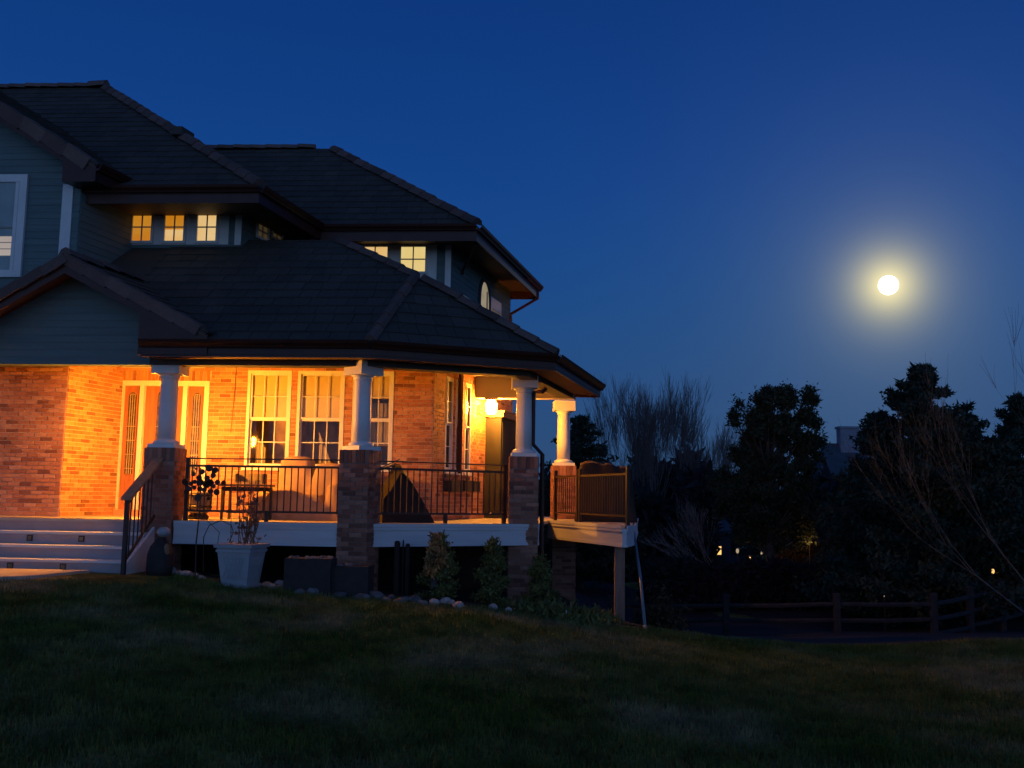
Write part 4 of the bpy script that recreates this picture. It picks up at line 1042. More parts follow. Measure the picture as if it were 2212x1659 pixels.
vs = [(x, y + .15 * math.sin(x * 2.1), ground(x, y + .15 * math.sin(x * 2.1)) + .03) for y in fy for x in fx]; k_ = len(fx)
m = MB(); m.add(vs, [(j * k_ + i, j * k_ + i + 1, (j + 1) * k_ + i + 1, (j + 1) * k_ + i) for j in range(len(fy) - 1) for i in range(k_ - 1)]); struct(m.build('field', 'fieldshade', smooth=True))
# soil bed in front of the deck
def gz(px, Y): p = at(px, 1200, Y); return V((p.x, p.y, ground(p.x, p.y)))
m = MB(); e_px = [(395, 1246), (480, 1262), (600, 1272), (700, 1282), (800, 1296), (900, 1304), (1000, 1312), (1100, 1320), (1200, 1335), (1300, 1349), (1400, 1362)]
def onground(px, py, Y0=9, Y1=20):
    d = ray(px, py)
    y = Y0
    while y < Y1:
        p = EYE + d * (y / d.y)
        if p.z <= ground(p.x, p.y): return p
        y += .03
    return p
edge = [onground(*q) for q in e_px]
EDGE = [(q.x, q.y) for q in edge]
m = MB(); pts = []
for (x, y) in EDGE:
    for k in range(6): yy = y + (19.5 - y) * k / 5; pts.append(V((x + .25 * k * 0, yy, ground(x, yy) + .012)))
n = len(EDGE); m.add(pts, [(i * 6 + k, (i + 1) * 6 + k, (i + 1) * 6 + k + 1, i * 6 + k + 1) for i in range(n - 1) for k in range(5)])
bed = m.build('soil_bed', 'soil', smooth=True); struct(bed)
p = at(0, 1236, 12.7); m = MB(); m.prism([V((-9, 12.75, .0)), V((-6.6, 12.6, .0)), V((-6.2, 12.9, .0)), V((-5.9, 13.9, .0)), V((-9, 14.1, .0))], Z * .055); struct(m.build('path', 'path'))

# grass blades: one uncountable mass
def grass():
    n = 170000; rng = np.random.default_rng(3)
    y = 4.6 + 10.6 * rng.random(n) ** .8; x = (rng.random(n) * 2 - 1) * (y * .56 + .3)
    z = np.array([ground(a, b) for a, b in zip(x, y)])
    ed = np.interp(x, [e[0] for e in EDGE], [e[1] for e in EDGE], left=12.6, right=99); ed[x < EDGE[0][0]] = 12.62
    ed = np.where((x > EDGE[-1][0]), 99, ed)
    keep = y < ed - .02
    x, y, z = x[keep], y[keep], z[keep]; n = len(x)
    h = .035 + .05 * rng.random(n); a = rng.random(n) * 6.283; wv = .004 + .003 * rng.random(n); lx = (rng.random(n) - .5) * .06; lyy = (rng.random(n) - .5) * .06
    v = np.empty((n, 3, 3)); v[:, 0] = np.stack([x - wv * np.cos(a), y - wv * np.sin(a), z - .005], 1); v[:, 1] = np.stack([x + wv * np.cos(a), y + wv * np.sin(a), z - .005], 1); v[:, 2] = np.stack([x + lx, y + lyy, z + h], 1)
    me = bpy.data.meshes.new('grass'); me.vertices.add(3 * n); me.vertices.foreach_set('co', v.ravel()); me.loops.add(3 * n); me.loops.foreach_set('vertex_index', np.arange(3 * n)); me.polygons.add(n); me.polygons.foreach_set('loop_start', np.arange(0, 3 * n, 3)); me.update(); me.validate()
    me.materials.append(M['lawn']); o = bpy.data.objects.new('grass', me); col.objects.link(o); o['kind'] = 'stuff'; tag(o, 'short patchy winter grass covering the lawn', 'grass')
grass()

# ------------------------------------------------------------------ garden things
def rock(p, s, flat=.6, label=None, group='rocks edging the garden bed'):
    m = MB(); m.ball((0, 0, 0), s, s * random.uniform(.7, 1.1), s * flat, 8, 6, .12); o = m.build('rock', 'rock' if 'edging' in group else 'litrock', smooth=True)
    o.location = V(p) + Z * s * flat * .55; o.rotation_euler = (random.uniform(-.2, .2), random.uniform(-.2, .2), random.random() * 6); tag(o, label, 'rock', group)
gl = 'grey river rock in the low edging line between lawn and soil bed'
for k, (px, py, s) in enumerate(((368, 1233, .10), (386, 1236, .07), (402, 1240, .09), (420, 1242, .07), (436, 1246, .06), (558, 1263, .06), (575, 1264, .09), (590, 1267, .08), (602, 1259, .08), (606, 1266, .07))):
    rock(onground(px, py + 6), s, .65, 'pale peach rock lit by the porch, in the small row left of the white pot' if px < 500 else 'peach rock coloured as lit, in the small pile right of the white pot', 'warm lit rocks by the white pot')
for k in range(34):
    t = k / 33; px = 652 + t * 265 + random.uniform(-5, 5); py = 1272 + t * 28 + random.uniform(-5, 8); rock(onground(px, py + 4), random.uniform(.05, .10), .6, gl)
for px, py, s in ((938, 1302, .08), (962, 1300, .09), (975, 1302, .07), (990, 1310, .09)): rock(onground(px, py + 5), s, .7, 'rock coloured as lit, in the bright group at the foot of the golden shrub', 'bright rocks below the golden shrub')
for px, py, s in ((1065, 1312, .07), (1098, 1318, .06), (1112, 1318, .06), (1140, 1318, .05)): rock(onground(px, py + 5), s, .8, 'small dim rock in the grass below the right shrubs', 'small rocks below the right shrubs')

# white lattice pot with trellis and dead vine
pc = gz(522, 13.85)
WP = Thing('planter_pot', pc, 'tapered square white pot with lattice sides standing on the soil bed', 'planter')
def frus(m, c, w0, w1, z0, z1, rot=R(45 - 12)): m.lathe(c, [(w0 * .707, z0), (w1 * .707, z1)], 4, rot)
m = MB(); frus(m, pc, .37, .50, 0, .55); frus(m, pc, .40, .42, .0, .05); WP.part('pot_body', m, 'pot')
m = MB(); frus(m, pc, .56, .58, .55, .60); frus(m, pc, .52, .52, .49, .525); WP.part('rim', m, 'pot')
rt = R(-12); dx = V((math.cos(rt), math.sin(rt), 0)); dy = V((-dx.y, dx.x, 0))
for side, (u, w_) in enumerate(((dx, -dy), (dy, dx))):
    m = MB()
    for k in range(-3, 4):
        for sgn in (-1, 1):
            a0 = pc + w_ * .211 + u * (k * .055) + Z * .12; a1 = pc + w_ * .238 + u * (k * .055 + sgn * .10) + Z * .42
            if abs(k * .055 + sgn * .1) < .2: m.tube([a0, a1], .006, 4)
    WP.part('lattice', m, 'pot')
TR = Thing('trellis_plant', pc + Z * .56, 'dead brown climbing plant on a thin trellis growing from the white pot', 'plant')
m = MB()
for k in range(4): a = pc + Ad * (-.16 + .107 * k) + Z * .5; m.tube([a, a + Ad * ((-.16 + .107 * k) * .25) + Z * 1.0], .006, 4)
for k in range(4): m.tube([pc - Ad * .18 + Z * (.75 + .2 * k), pc + Ad * .18 + Z * (.75 + .2 * k)], .005, 4)
TR.part('trellis', m, 'iron')
m = MB()
for k in range(22):
    p = pc + Ad * random.uniform(-.02, .2) + Z * .5; pts = [p]
    for j in range(7): p = p + V((random.uniform(-.06, .05), random.uniform(-.04, .04), random.uniform(.06, .19))); pts.append(p)
    m.tube(pts, [.006] * 5 + [.004] * 3, 3)
TR.part('dry_vine', m, 'dry')
m = MB()
for k in range(80):
    p = pc + Ad * random.gauss(.06, .1) + An * random.gauss(0, .06) + Z * random.uniform(.6, 1.3); a = V((random.uniform(-1, 1), random.uniform(-1, 1), random.uniform(-1, 1))).normalized() * .05; b = a.orthogonal().normalized() * .03; m.poly([p, p + a + b, p + a * 1.3, p + a - b])
TR.part('dead_leaves', m, 'dry', kind='stuff')
# metal flower ornament of round discs
fb = gz(424, 13.95)
FO = Thing('metal_flower_ornament', fb, 'dark metal garden ornament of round discs on a tall stake before the railing', 'garden ornament')
def fpos(px, py, dy=0): return at(px, py, fb.y + dy)
m = MB(); m.tube([fb, fpos(424, 1170), fpos(432, 1100), fpos(434, 1010)], .011, 5); FO.part('stake', m, 'iron')
discs = [(452, 1011, 8), (437, 1019, 6), (465, 1016, 7), (418, 1024, 5), (430, 1032, 6), (447, 1033, 6), (461, 1027, 6), (400, 1041, 7), (413, 1045, 5), (421, 1041, 5), (432, 1042, 8), (446, 1046, 9), (455, 1043, 8), (462, 1050, 5), (470, 1042, 6), (408, 1056, 6), (420, 1053, 5), (432, 1056, 6), (442, 1058, 6), (455, 1061, 6), (468, 1063, 7), (428, 1075, 8), (450, 1077, 4), (403, 1063, 6), (483, 1043, 6), (424, 1013, 3)]
hub = fpos(440, 1045, -.02)
for (px, py, r_) in discs:
    dd = random.uniform(-.08, .08); p = fpos(px, py, dd); rr = r_ / 2100 * fb.y * 1.0
    m = MB(); ax = V((random.uniform(-.3, .3), -1, random.uniform(-.3, .3))).normalized(); a = ax.orthogonal().normalized(); b = ax.cross(a)
    m.prism([p + (a * math.cos(t) + b * math.sin(t)) * rr for t in [2 * math.pi * k / 12 for k in range(12)]], ax * .006); FO.part('disc', m, 'iron')
    m = MB(); m.tube([hub, (hub + p) / 2 + Z * .02, p], .004, 3); FO.part('wire', m, 'iron')
for sgn, ex in ((1, 460), (-1, 395)):
    m = MB(); m.tube([fpos(430, 1115), fpos(445 if sgn > 0 else 415, 1122), fpos(ex + 14 * sgn, 1150), fpos(ex + 8 * sgn, 1190)], .006, 4)
    if sgn > 0: FO.part('scroll', m, 'iron')
SH = Thing('shepherd_hook', gz(439, 14.05), 'thin curved wire plant hook between the flower ornament and the white pot', 'garden hook')
m = MB(); m.tube([at(439, 1235, fb.y + .1), at(440, 1160, fb.y + .1), at(452, 1135, fb.y + .1), at(478, 1124, fb.y + .1), at(500, 1135, fb.y + .1), at(504, 1150, fb.y + .1), at(495, 1172, fb.y + .1)], .007, 5); SH.part('hook', m, 'iron')
# dark garden statue at the pier foot
g0 = gz(346, 14.2)
GS = Thing('garden_statue', g0, 'dark squat garden statue with a pale head at the foot of the left pier', 'statue')
m = MB(); m.lathe(g0, [(.17, 0), (.185, .1), (.18, .3), (.14, .42), (.08, .50), (.06, .54)], 14); GS.part('body', m, 'darkbox', smooth=True)
m = MB(); m.ball(g0 + V((.04, -.02, .62)), .10, .09, .075, 10, 7, .03); GS.part('head', m, 'pot', smooth=True)
m = MB(); m.ball(g0 + V((.11, -.08, .35)), .045, .05, .11, 8, 6, .05); GS.part('arm', m, 'clay', smooth=True)
# raised stone trough and ledge
tp = gz(672, 13.95); t0 = tp - Z * .03
TG = Thing('stone_trough', t0, 'low dark trough filled with pale stones left of the corner pier', 'planter')
ztp = at(670, 1205, t0.y).z; m = MB(); m.cbox(V((t0.x, t0.y, (t0.z + ztp) / 2)), Ad, An, Z, .66, .35, ztp - t0.z); TG.part('trough', m, 'darkbox')
for k in range(13):
    m = MB(); r_ = random.uniform(.035, .06); m.ball(V((t0.x, t0.y, ztp)) + Ad * random.uniform(-.29, .29) + An * random.uniform(-.12, .14), r_, r_ * .8, r_ * .6, 7, 5, .1); TG.part('stone', m, 'rock')
l0 = V((at(760, 1250, t0.y + .1).x, t0.y + .1, t0.z)); LG = Thing('stone_ledge', l0, 'dark low ledge with pale stones right against the corner pier foot', 'ledge')
zl = at(757, 1221, l0.y).z; m = MB(); m.cbox(V((l0.x, l0.y, (l0.z + zl) / 2)), Ad, An, Z, .55, .4, zl - l0.z); LG.part('block', m, 'darkbox')
for k in range(7): m = MB(); m.ball(V((l0.x, l0.y, zl)) + Ad * random.uniform(-.25, .02) + An * random.uniform(-.1, .15), .05, .04, .03, 7, 5, .1); LG.part('stone', m, 'rock')

# ------------------------------------------------------------------ foliage makers
def leafcloud(pts, size, rng, up=.4):
    """numpy: one small quad-ish pair of triangles per point"""
    n = len(pts); a = rng.normal(size=(n, 3)); a[:, 2] += up; a /= np.linalg.norm(a, axis=1)[:, None]; b = rng.normal(size=(n, 3)); b -= (b * a).sum(1)[:, None] * a; b /= np.linalg.norm(b, axis=1)[:, None]
    s = size * (.6 + .8 * rng.random(n))[:, None]; p = pts
    v = np.stack([p - b * s * .28, p + b * s * .28, p + a * s], 1); return v.reshape(-1, 3)
def trimesh(name, v, m, parent=None, loc=None):
    n = len(v) // 3; me = bpy.data.meshes.new(name); vv = v - np.array(loc) if loc is not None else v
    me.vertices.add(3 * n); me.vertices.foreach_set('co', vv.ravel()); me.loops.add(3 * n); me.loops.foreach_set('vertex_index', np.arange(3 * n)); me.polygons.add(n); me.polygons.foreach_set('loop_start', np.arange(0, 3 * n, 3)); me.update()
    me.materials.append(M[m]); o = bpy.data.objects.new(name, me); col.objects.link(o)
    if parent: o.parent = parent
    return o
def conifer(base, height, rad, seed, label, kind='spruce', n=9000, size=.13, m='foil', name='spruce_tree', cat='tree', low=.06, jag=.35, lean=0.0, group=None, power=1.0):
    rng = np.random.default_rng(seed); T_ = Thing(name, base, label, cat, group); b = np.array(base); P_ = []
    nb = int(20 * height) if kind == 'spruce' else 60
    tb = MB()
    for i in range(nb):
        t = low + (1 - low) * ((i + rng.random()) / nb); a = rng.random() * 6.283
        r = rad * (1 - t) ** power * (1 - jag + jag * 2 * rng.random()) + .04 * rad
        z0 = t * height; m_ = max(6, int(n / nb * (.3 + 1.4 * (1 - t))))
        u = rng.random(m_) ** .6; sag = -.12 * u + .22 * u ** 2
        x = np.cos(a) * u * r; y = np.sin(a) * u * r; z = z0 + sag * r * 1.2
        sp = .04 + .085 * r * (1 - u * .7)
        P_.append(np.stack([x + rng.normal(size=m_) * sp, y + rng.normal(size=m_) * sp, z + rng.normal(size=m_) * sp * .7], 1))
        if i % 3 == 0: tb.tube([V((b[0], b[1], b[2] + z0)), V((b[0] + math.cos(a) * r * .85, b[1] + math.sin(a) * r * .85, b[2] + z0 + .05 * r))], [.03, .008], 3)
    z = rng.random(int(n * .04)) * .12; P_.append(np.stack([rng.normal(size=len(z)) * .03 * rad, rng.normal(size=len(z)) * .03 * rad, height * (1 - z)], 1))
    pts = np.concatenate(P_); pts[:, 0] += lean * pts[:, 2]
    trimesh('crown', leafcloud(pts, size, rng), m, T_.e)
    T_.part('limbs', tb, 'bark')
    tr = MB(); tr.tube([V(base) - Z * .2, V(base) + Z * height * .5 + V((lean * height * .5, 0, 0)), V(base) + Z * height * .97 + V((lean * height, 0, 0))], [rad * .07 + .04, rad * .04 + .02, .01], 7); T_.part('trunk', tr, 'bark')
    return T_
def pine(base, blobs, seed, label, n=16000, size=.16, m='pine'):
    """broad pine: clumps of needles at the branch ends; blobs = (dx, dz, radius)"""
    rng = np.random.default_rng(seed); T_ = Thing('pine_tree', base, label, 'tree'); P_ = []; tb = MB(); tot = sum(r ** 2 for _, _, r in blobs)
    top = max(dz for _, dz, _ in blobs)
    for dx, dz, r in blobs:
        nc = max(3, int(26 * r * r)); c0 = np.array([dx, rng.normal() * .3, dz])
        for k in range(nc):
            d = rng.normal(size=3); d /= np.linalg.norm(d); c = c0 + d * r * (.35 + .65 * rng.random()) * np.array([1, 1, .9]); q = max(20, int(n * r * r / tot / nc))
            cr_ = .13 + .12 * rng.random(); g = rng.normal(size=(q, 3)) * cr_ * .62; P_.append(c + g)
            if k % 2 == 0: tb.tube([V(base) + V((dx * .1, 0, max(.3, dz * .7))), V(base) + V(c)], [.05, .012], 3)
    trimesh('crown', leafcloud(np.concatenate(P_), size, rng), m, T_.e)
    T_.part('limbs', tb, 'bark'); tr = MB(); tr.tube([V(base) - Z * .3, V(base) + Z * top * .5, V(base) + Z * top * .9], [.2, .12, .03], 8); T_.part('trunk', tr, 'bark'); return T_
def bare_tree(base, height, label, seed, trunks=1, spread=.5, levels=5, m='bark', r0=.12, name='bare_tree', dirs=None, up=.18, thin=1.0, cat='tree', group=None):
    rnd = random.Random(seed); T_ = Thing(name, base, label, cat, group); tm = MB(); tw = MB()
    def grow(p, d, L2, r, lv):
        pts = [p]; rs = [r]; n = 4
        for i in range(n):
            d = (d + V((rnd.uniform(-1, 1), rnd.uniform(-1, 1), rnd.uniform(-.4, 1) * .6)) * (.14 if levels < 5 else .08) + Z * up * .25).normalized(); p = p + d * L2 / n; pts.append(p); rs.append(r * (1 - .45 * (i + 1) / n))
        (tm if lv >= levels - 1 else tw).tube(pts, rs, 5 if lv >= levels - 1 else 3, cap=False)
        if lv <= 0: return
        k = (3 if lv > 1 else 4) if levels < 5 else (3 if lv > 3 else 4)
        for j in range(k):
            q = pts[rnd.randint(2, n)] if j else pts[n]; ax = V((rnd.uniform(-1, 1), rnd.uniform(-1, 1), rnd.uniform(-1, 1))).normalized()
            dd = (d + ax * spread * (.5 + rnd.random() * .6)).normalized(); grow(q, dd, L2 * rnd.uniform(.62, .85), max(.004 * thin, rs[-1] * (.72 if levels < 5 else .58)), lv - 1)
    for t in range(trunks):
        a = rnd.random() * 6.283
        d = V(dirs[t]).normalized() if dirs else V((math.cos(a) * .5, math.sin(a) * .5, 1)).normalized() if trunks > 1 else Z.copy()
        grow(V(base), d, height * .36, r0, levels)
    T_.part('trunk', tm, m); T_.part('twigs', tw, m, kind='stuff'); return T_
def gz(px, Y): p = at(px, 1200, Y); return V((p.x, p.y, ground(p.x, p.y)))

# shrubs in the bed
def shrub(px, py, Y, h, r, seed, label, m, m2=None, n=3500):
    p = at(px, py, Y); p.z = ground(p.x, p.y) - .02; t = conifer(p, h, r, seed, label, n=n * 2, size=.05, m=m, name='garden_shrub', cat='shrub', low=.02, jag=.2, power=.62)
    return t
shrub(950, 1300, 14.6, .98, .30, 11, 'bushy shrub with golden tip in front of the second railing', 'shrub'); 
gp = at(938, 1240, 14.45); conifer(V((gp.x, gp.y, at(938, 1240, 14.45).z)), .55, .15, 14, 'golden dry shrub coloured as if porch lit, leaning on the dark bushy shrub', n=1400, size=.07, m='litgoldshrub', name='golden_shrub', cat='shrub', low=.0, jag=.3, power=.7)
shrub(1062, 1310, 15.0, .98, .27, 12, 'upright olive shrub just left of the downspout pier', 'shrub'); shrub(1166, 1320, 15.3, .85, .26, 13, 'dark shrub in front of the downspout pier foot', 'shrub')
def tuft(px, py, h, r, seed, label, m='shrub', Y=None, n=700):
    p = onground(px, py) if Y is None else gz(px, Y); T_ = Thing('grass_clump', p, label, 'plant', 'low clumps at the end of the soil bed'); rng = np.random.default_rng(seed)
    q = rng.normal(size=(n, 3)) * np.array([r, r * .7, h * .3]); q[:, 2] = abs(q[:, 2]); trimesh('leaves', leafcloud(q, .10, rng, 1.2), m, T_.e)
CL = ('leftmost low leafy clump, below the downspout pier', 'low leafy clump at the foot of the dark shrub', 'broadest low clump at the end of the soil bed', 'last low clump before the wooden deck post', 'small clump between the two right shrubs')
for k, (px, py, h, r) in enumerate(((1175, 1332, .22, .14), (1205, 1338, .2, .14), (1255, 1345, .24, .16), (1290, 1347, .2, .12), (1130, 1326, .16, .12))): tuft(px, py, h, r, 30 + k, CL[k])
# small marker, stakes
sp_ = onground(1222, 1340); SL = Thing('garden_marker', sp_, 'small pale upright marker in the grass right of the shrubs', 'marker'); m = MB(); m.lathe(sp_, [(.02, 0), (.03, .06), (.028, .12), (.01, .15)], 8); SL.part('marker', m, 'white')
for k, (px, y0, w_, lab) in enumerate(((855, 1160, .045, 'thick dark stake top in front of the second fascia board'), (868, 1158, .012, 'thin dark rod between two stakes'), (878, 1166, .035, 'short dark stake right of the thin rod'))):
    p = at(px, 1290, 14.9); p.z = ground(p.x, p.y); tpz = at(px, y0 + 8, 14.9).z; T_ = Thing('garden_stake', p, lab, 'stake'); m = MB(); m.tube([p, z_(p, tpz - .03), z_(p, tpz)], [w_, w_, w_ * .6], 8); T_.part('stake', m, 'black')
# leaning pipe
a = at(1369, 1150, 17.0); b = onground(1394, 1362); LP = Thing('leaning_pipe', b, 'long pale pipe leaning against the corner of the side deck', 'pipe'); m = MB(); m.tube([b, b + (a - b) * .5 + V((.02, 0, 0)), a], .025, 8); LP.part('pipe', m, 'pipe', smooth=True)
m = MB(); m.tube([b + V((0, 0, .0)), b - (a - b).normalized() * -.1], .034, 8); LP.part('collar', m, 'pipe')

# ------------------------------------------------------------------ far trees and buildings
conifer(gz(1250, 40), at(1250, 903, 40).z - gz(1250, 40).z, 2.7, 21, 'dark spruce showing right behind the rearmost column', n=26000, size=.17, jag=.3, power=.58)
conifer(gz(1108, 42), at(1108, 900, 42).z - gz(1108, 42).z, 1.2, 23, 'dark spruce partly hidden by the house end wall', n=5000, size=.2)
bare_tree(gz(1396, 52), (at(1400, 812, 52).z - gz(1400, 52).z) * .86, 'large many stemmed leafless tree with a round crown behind the side deck', 41, trunks=9, spread=.30, levels=5, r0=.06, thin=1.7, up=.24, m='hazebark',
          dirs=[(-.48, 0, 1), (-.33, .2, 1), (-.2, -.2, 1), (-.08, 0, 1), (.03, .2, 1), (.12, -.1, 1), (.22, .1, 1), (.33, 0, 1), (.46, .1, 1)])
conifer(gz(1378, 58), at(1378, 950, 58).z - gz(1378, 58).z, 2.2, 24, 'small dark spruce in front of the large leafless tree', n=6000, size=.26)
bare_tree(gz(1540, 60), (at(1540, 900, 60).z - gz(1540, 60).z) * .9, 'smaller pale leafless tree between the large bare tree and the pine', 42, trunks=6, spread=.4, levels=5, m='palebark', r0=.06, thin=2.2, up=.35)
pb = gz(1665, 34); s34 = 2100 / 34
blobs = []
for (px, py, rp) in ((1665, 870, 30), (1700, 855, 26), (1640, 880, 26), (1625, 915, 30), (1590, 905, 15), (1595, 880, 8), (1745, 870, 16), (1755, 850, 8), (1735, 900, 24), (1765, 915, 12), (1690, 930, 46), (1640, 960, 40), (1600, 985, 24), (1735, 960, 34), (1775, 955, 12), (1660, 1010, 50), (1590, 1040, 34), (1556, 1050, 18), (1720, 1020, 46), (1770, 990, 10), (1640, 1080, 55), (1710, 1090, 50), (1590, 1100, 34), (1760, 1100, 22), (1570, 1075, 24), (1660, 1140, 50), (1730, 1140, 36), (1600, 1150, 30)):
    q = at(px, py, 34); blobs.append((q.x - pb.x, q.z - pb.z, rp / s34))
pine(pb, blobs, 51, 'broad dark pine with tufted crown right of the bare trees', n=72000, size=.125)
sb = gz(2010, 27); conifer(sb, at(2014, 795, 27).z - sb.z, 3.2, 52, 'tallest dark spruce at the right below the moon', n=70000, size=.15, jag=.22, power=.62)
sb2 = gz(1912, 29); conifer(sb2, at(1912, 895, 29).z - sb2.z, 2.2, 53, 'lower spruce growing against the left side of the tallest spruce', n=22000, size=.15, jag=.3, power=.75)
sb3 = gz(2100, 31); conifer(sb3, at(2100, 900, 31).z - sb3.z, 2.0, 54, 'bushy evergreen right of the tallest spruce', n=26000, size=.16, jag=.3, power=.6)
sb4 = gz(2212, 29); conifer(sb4, at(2205, 858, 29).z - sb4.z, 1.7, 55, 'evergreen cut by the right edge of the view', n=24000, size=.16, jag=.3, power=.6)
rb_ = gz(2300, 19); bare_tree(rb_, 5.5, 'thin leafless tree reaching in from the right edge with pale branches', 61, trunks=4, spread=.42, levels=4, m='greybark', r0=.022, thin=.7, up=.2,
          dirs=[(-.75, .1, 1), (-.4, -.1, 1.1), (-1.1, .1, .5), (-.15, 0, 1)])
lb = gz(1585, 32); bare_tree(lb + Z * .6, 3.2, 'pale leafless bush leaning left at the foot of the pine', 62, trunks=5, spread=.35, levels=4, m='palebark', r0=.035, thin=1.4, up=.05, dirs=[(-1, 0, .35), (-1, .1, .6), (-.8, 0, .9), (-1, 0, .8), (-.9, 0, .5)], name='bare_bush', cat='bush')
# lit hedge under the pine
hb = gz(1740, 36); rng = np.random.default_rng(70); HD = Thing('hedge', hb, 'low dry hedge glowing dull orange right of the pine foot', 'hedge')
a1 = at(1690, 1212, 36); b1 = at(1795, 1180, 36); q = rng.random((5200, 3)) * np.array([b1.x - a1.x, .9, 1.0]); q[:, 0] += a1.x - hb.x; q[:, 2] *= (b1.z - a1.z) * (1 + .35 * np.sin(q[:, 0] * 3)); q[:, 2] += a1.z - hb.z
trimesh('leaves', leafcloud(q, .14, rng), 'hedge', HD.e)
tb = MB()
for k in range(6): x = (a1.x - hb.x) + (b1.x - a1.x) * (k + .5) / 6; tb.tube([hb + V((x, .8, -.1)), hb + V((x, .8, a1.z - hb.z + .1))], .03, 5)
HD.part('stems', tb, 'bark')
def lampost(px, py, Y, label, power, s=.12, em='farlight', col_=(1, .5, .14), hgt=None):
    p = at(px, py, Y); b = V((p.x, p.y, ground(p.x, p.y))); T_ = Thing('yard_lamp', b, label, 'lamp'); m = MB(); m.tube([b, z_(p, p.z - s * .5)], .015, 6); T_.part('lamp_post', m, 'black')
    m = MB(); m.ball(p, s * .6, s * .6, s, 8, 6); T_.part('globe', m, em, smooth=True)
    m = MB(); m.lathe(p, [(s * .8, s * .9), (s * .2, s * 1.4)], 8); T_.part('cap', m, 'iron')
    if power: l = bpy.data.lights.new('yard_light', 'POINT'); l.energy = power; l.color = col_; l.shadow_soft_size = .1; o = bpy.data.objects.new('yard_light', l); col.objects.link(o); o.parent = T_.e; o.location = p - b + V((0, -.3, 0))
lampost(1620, 1208, 35, 'yellow yard lamp under the middle of the pine', 18, .09)
lampost(1748, 1172, 34.4, 'dim yard lamp above the dry hedge', 9, .03, em='whitelight')
lampost(2145, 1234, 26.5, 'small yellow lamp among the right evergreens', .25, .07)
lampost(1645, 1193, 38, 'pale small lamp right of the yellow lamp under the pine', 2, .09, em='whitelight')
lampost(1593, 1190, 38, 'pale slim lamp left of the yellow lamp under the pine', 2, .10, em='whitelight')
lampost(1910, 1288, 24.5, 'tiny white light left of the fence corner', 0, .02, em='whitelight'); 
# dark hedge closing the field
def darkhedge(px0, px1, ytop, Y, label, seed, size=.28, n=15000):
    rng = np.random.default_rng(seed); a = at(px0, ytop, Y); b = at(px1, ytop, Y); zg = ground((a.x + b.x) / 2, Y) ; base = V(((a.x + b.x) / 2, Y, zg)); T_ = Thing('hedge', base, label, 'hedge')
    x = (a.x - base.x) + (b.x - a.x) * rng.random(n); top = (a.z - zg) + .10 * np.sin(x * 2.3) + .07 * np.sin(x * 6.1); q = np.stack([x, rng.random(n) * 1.2, top * rng.random(n) ** .55], 1); trimesh('leaves', leafcloud(q, size, rng), 'wood', T_.e)
    tb = MB()
    for k in range(int((b.x - a.x) / 1.2)): p = base + V((a.x - base.x + 1.2 * k + .5, .7, 0)); tb.tube([p - Z * .1, p + Z * (a.z - zg) * .7], [.06, .03], 5)
    T_.part('stems', tb, 'bark')
darkhedge(1395, 1830, 1222, 31.5, 'long dark unlit hedge below the pine, beyond the wooden fence', 101)
darkhedge(1830, 2300, 1238, 28.8, 'long dark unlit hedge at the foot of the right evergreens', 102)
# far houses
def house2(px0, px1, ye, yr, yb, Y, label, lit=None, chim=()):
    a = at(px0, ye, Y); b = at(px1, ye, Y); r_ = at((px0 + px1) / 2, yr, Y + 2.5); T_ = Thing('far_house', V(((a.x + b.x) / 2, Y, ground(a.x, Y))), label, 'house'); zb = ground(a.x, Y)
    m = MB(); m.box(V((a.x + .3, Y, zb)), V((b.x - a.x - .6, 0, 0)), V((0, 5, 0)), Z * (a.z - zb)); T_.part('wall', m, 'farwall')
    rx0 = a.x + (b.x - a.x) * .42; rx1 = a.x + (b.x - a.x) * .85; A_ = V((a.x, Y - .4, a.z)); B_ = V((b.x, Y - .4, a.z)); C_ = V((b.x, Y + 5.4, a.z)); D_ = V((a.x, Y + 5.4, a.z)); P_ = V((rx0, Y + 2.5, r_.z)); Q_ = V((rx1, Y + 2.5, r_.z))
    m = MB(); m.add([A_, B_, C_, D_, P_, Q_], [(0, 1, 5, 4), (1, 2, 5), (2, 3, 4, 5), (3, 0, 4), (0, 3, 2, 1)]); ro = T_.part('roof', m, 'farroof')
    for (x0, x1, y0, y1) in chim:
        p = at(x0, y1, Y + 2.5); q = at(x1, y0, Y + 2.5); m = MB(); m.box(V((p.x, Y + 2.1, p.z - .8)), V((q.x - p.x, 0, 0)), V((0, .8, 0)), Z * (q.z - p.z + .8)); c_ = m.build('chimney', 'chim'); c_.parent = T_.e; c_.location = -T_.loc
        m = MB(); m.box(V((p.x - .08, Y + 2.02, q.z)), V((q.x - p.x + .16, 0, 0)), V((0, .96, 0)), Z * .15); c_ = m.build('chimney_cap', 'chim'); c_.parent = T_.e; c_.location = -T_.loc
    for (x0, x1, y0, y1, em) in (lit or ()):
        p = at(x0, y1, Y - .05); q = at(x1, y0, Y - .05); m = MB(); m.box(p - V((.06, 0, .06)), V((q.x - p.x + .12, 0, 0)), V((0, .04, 0)), Z * (q.z - p.z + .12)); w_ = T_.part('window', m, 'farwall')
        m = MB(); m.box(p - V((0, .02, 0)), V((q.x - p.x, 0, 0)), V((0, .01, 0)), Z * (q.z - p.z)); g = m.build('lit_pane', em); g.parent = w_
    return T_
house2(1735, 1925, 1105, 958, 1200, 62, 'distant steep roofed house with two pale chimneys between the evergreens', chim=((1812, 1851, 927, 975), (1856, 1884, 936, 975)))
house2(1500, 1590, 1150, 1110, 1220, 58, 'distant low house with one small lit window left of the pine trunk', lit=((1549, 1558, 1180, 1198, 'farlight'),))
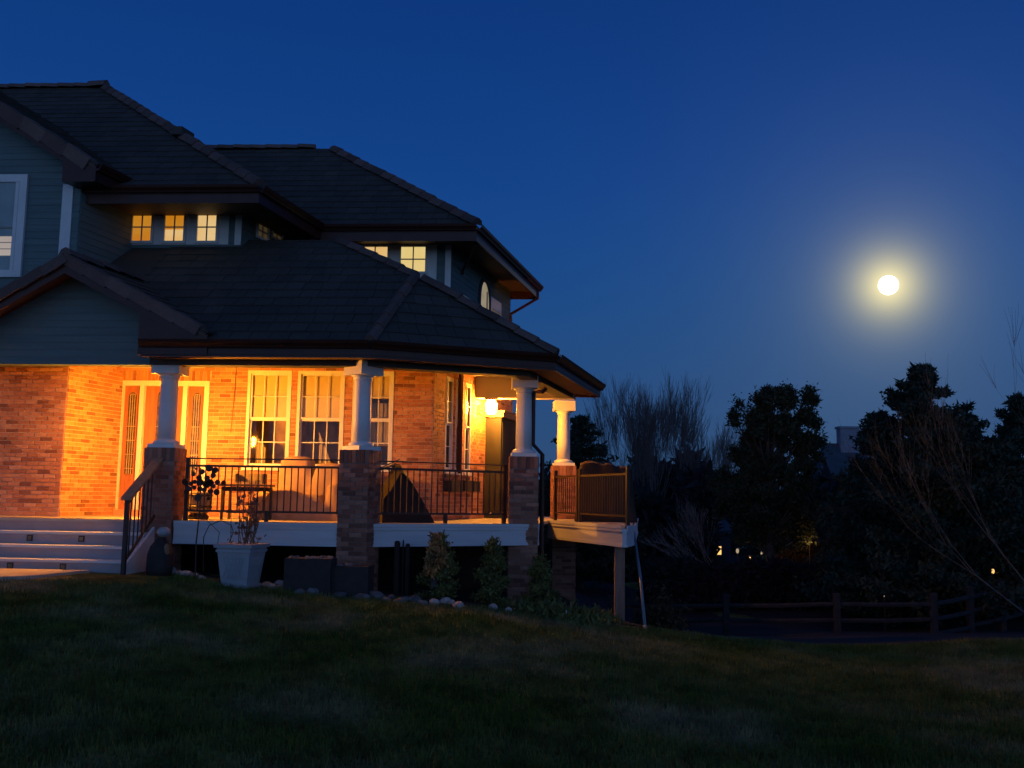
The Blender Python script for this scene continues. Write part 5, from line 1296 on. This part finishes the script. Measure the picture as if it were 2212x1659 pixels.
# dark far woodland belt that closes the view
rng = np.random.default_rng(80); q = []
for (x0, x1, ztop, Y, n) in ((-40, 60, 2.0, 80, 26000), (4, 14, 2.8, 64, 8000), (14, 45, 2.6, 45, 14000), (4.3, 9.4, 1.6, 46, 15000)):
    x = x0 + (x1 - x0) * rng.random(n); top = ztop + 1.0 * np.sin(x * .7) + .6 * np.sin(x * 2.1 + 1); zb = -6; z = zb + (top - zb) * rng.random(n) ** .8; q.append(np.stack([x, Y + rng.random(n) * 3, z], 1))
o = trimesh('woodland', leafcloud(np.concatenate(q), .9, rng), 'wood'); o['kind'] = 'stuff'; tag(o, 'dark far belt of woodland behind the gardens', 'woodland')
rbx = gz(1425, 19); RB = Thing('dry_bush', rbx, 'low rust brown bush right of the leaning pipe', 'bush'); rng = np.random.default_rng(90); q = rng.normal(size=(1500, 3)) * np.array([.22, .25, .3]); q[:, 2] = abs(q[:, 2]) + .05; trimesh('leaves', leafcloud(q, .09, rng), 'hedge', RB.e)
tb = MB()
for k in range(7): tb.tube([rbx, rbx + V((random.uniform(-.3, .3), random.uniform(-.2, .2), .5))], .01, 4)
RB.part('stems', tb, 'bark')
# rail fence
def fence(points, label):
    T_ = Thing('rail_fence', points[0], label, 'fence')
    for p in points: m = MB(); m.cbox(p + Z * .55, V((1, 0, 0)), V((0, 1, 0)), Z, .13, .13, 1.3); T_.part('post', m, 'fence')
    for a, b in zip(points, points[1:]):
        for z in (.28, .62, .96): m = MB(); j = random.uniform(-.03, .03); m.tube([a + Z * (z + j), (a + b) / 2 + Z * (z + j * .3 - .02), b + Z * (z - j)], [.05, .055, .05], 6); T_.part('rail', m, 'fence')
fpts = []
for px, Y in ((1320, 23), (1567, 22.4), (1805, 22), (2013, 21.8)): p = gz(px, Y); p.z = at(px, 1398, Y).z - .03; fpts.append(p)
last = fpts[-1]; 
for k in (1, 2, 3): p = last + V((1.55, 1.6, 0)) * k * 1.0; p.z = last.z + .02 * k; fpts.append(p)
fence(fpts, 'dark three rail wooden fence beyond the lawn, turning away at the right')

# ------------------------------------------------------------------ moon
md = 900; mo_r = md * (21.5 / 2100) * math.cos(math.atan(math.hypot(1919 - CX, 616 - CY) / F)) ** 1.5
m = MB(); m.ball((0, 0, 0), mo_r, mo_r, mo_r, 32, 20); o = m.build('moon', 'moon', smooth=True); o.location = EYE + MOON * md; tag(o, 'full bright moon in the dusk sky at the right', 'moon')
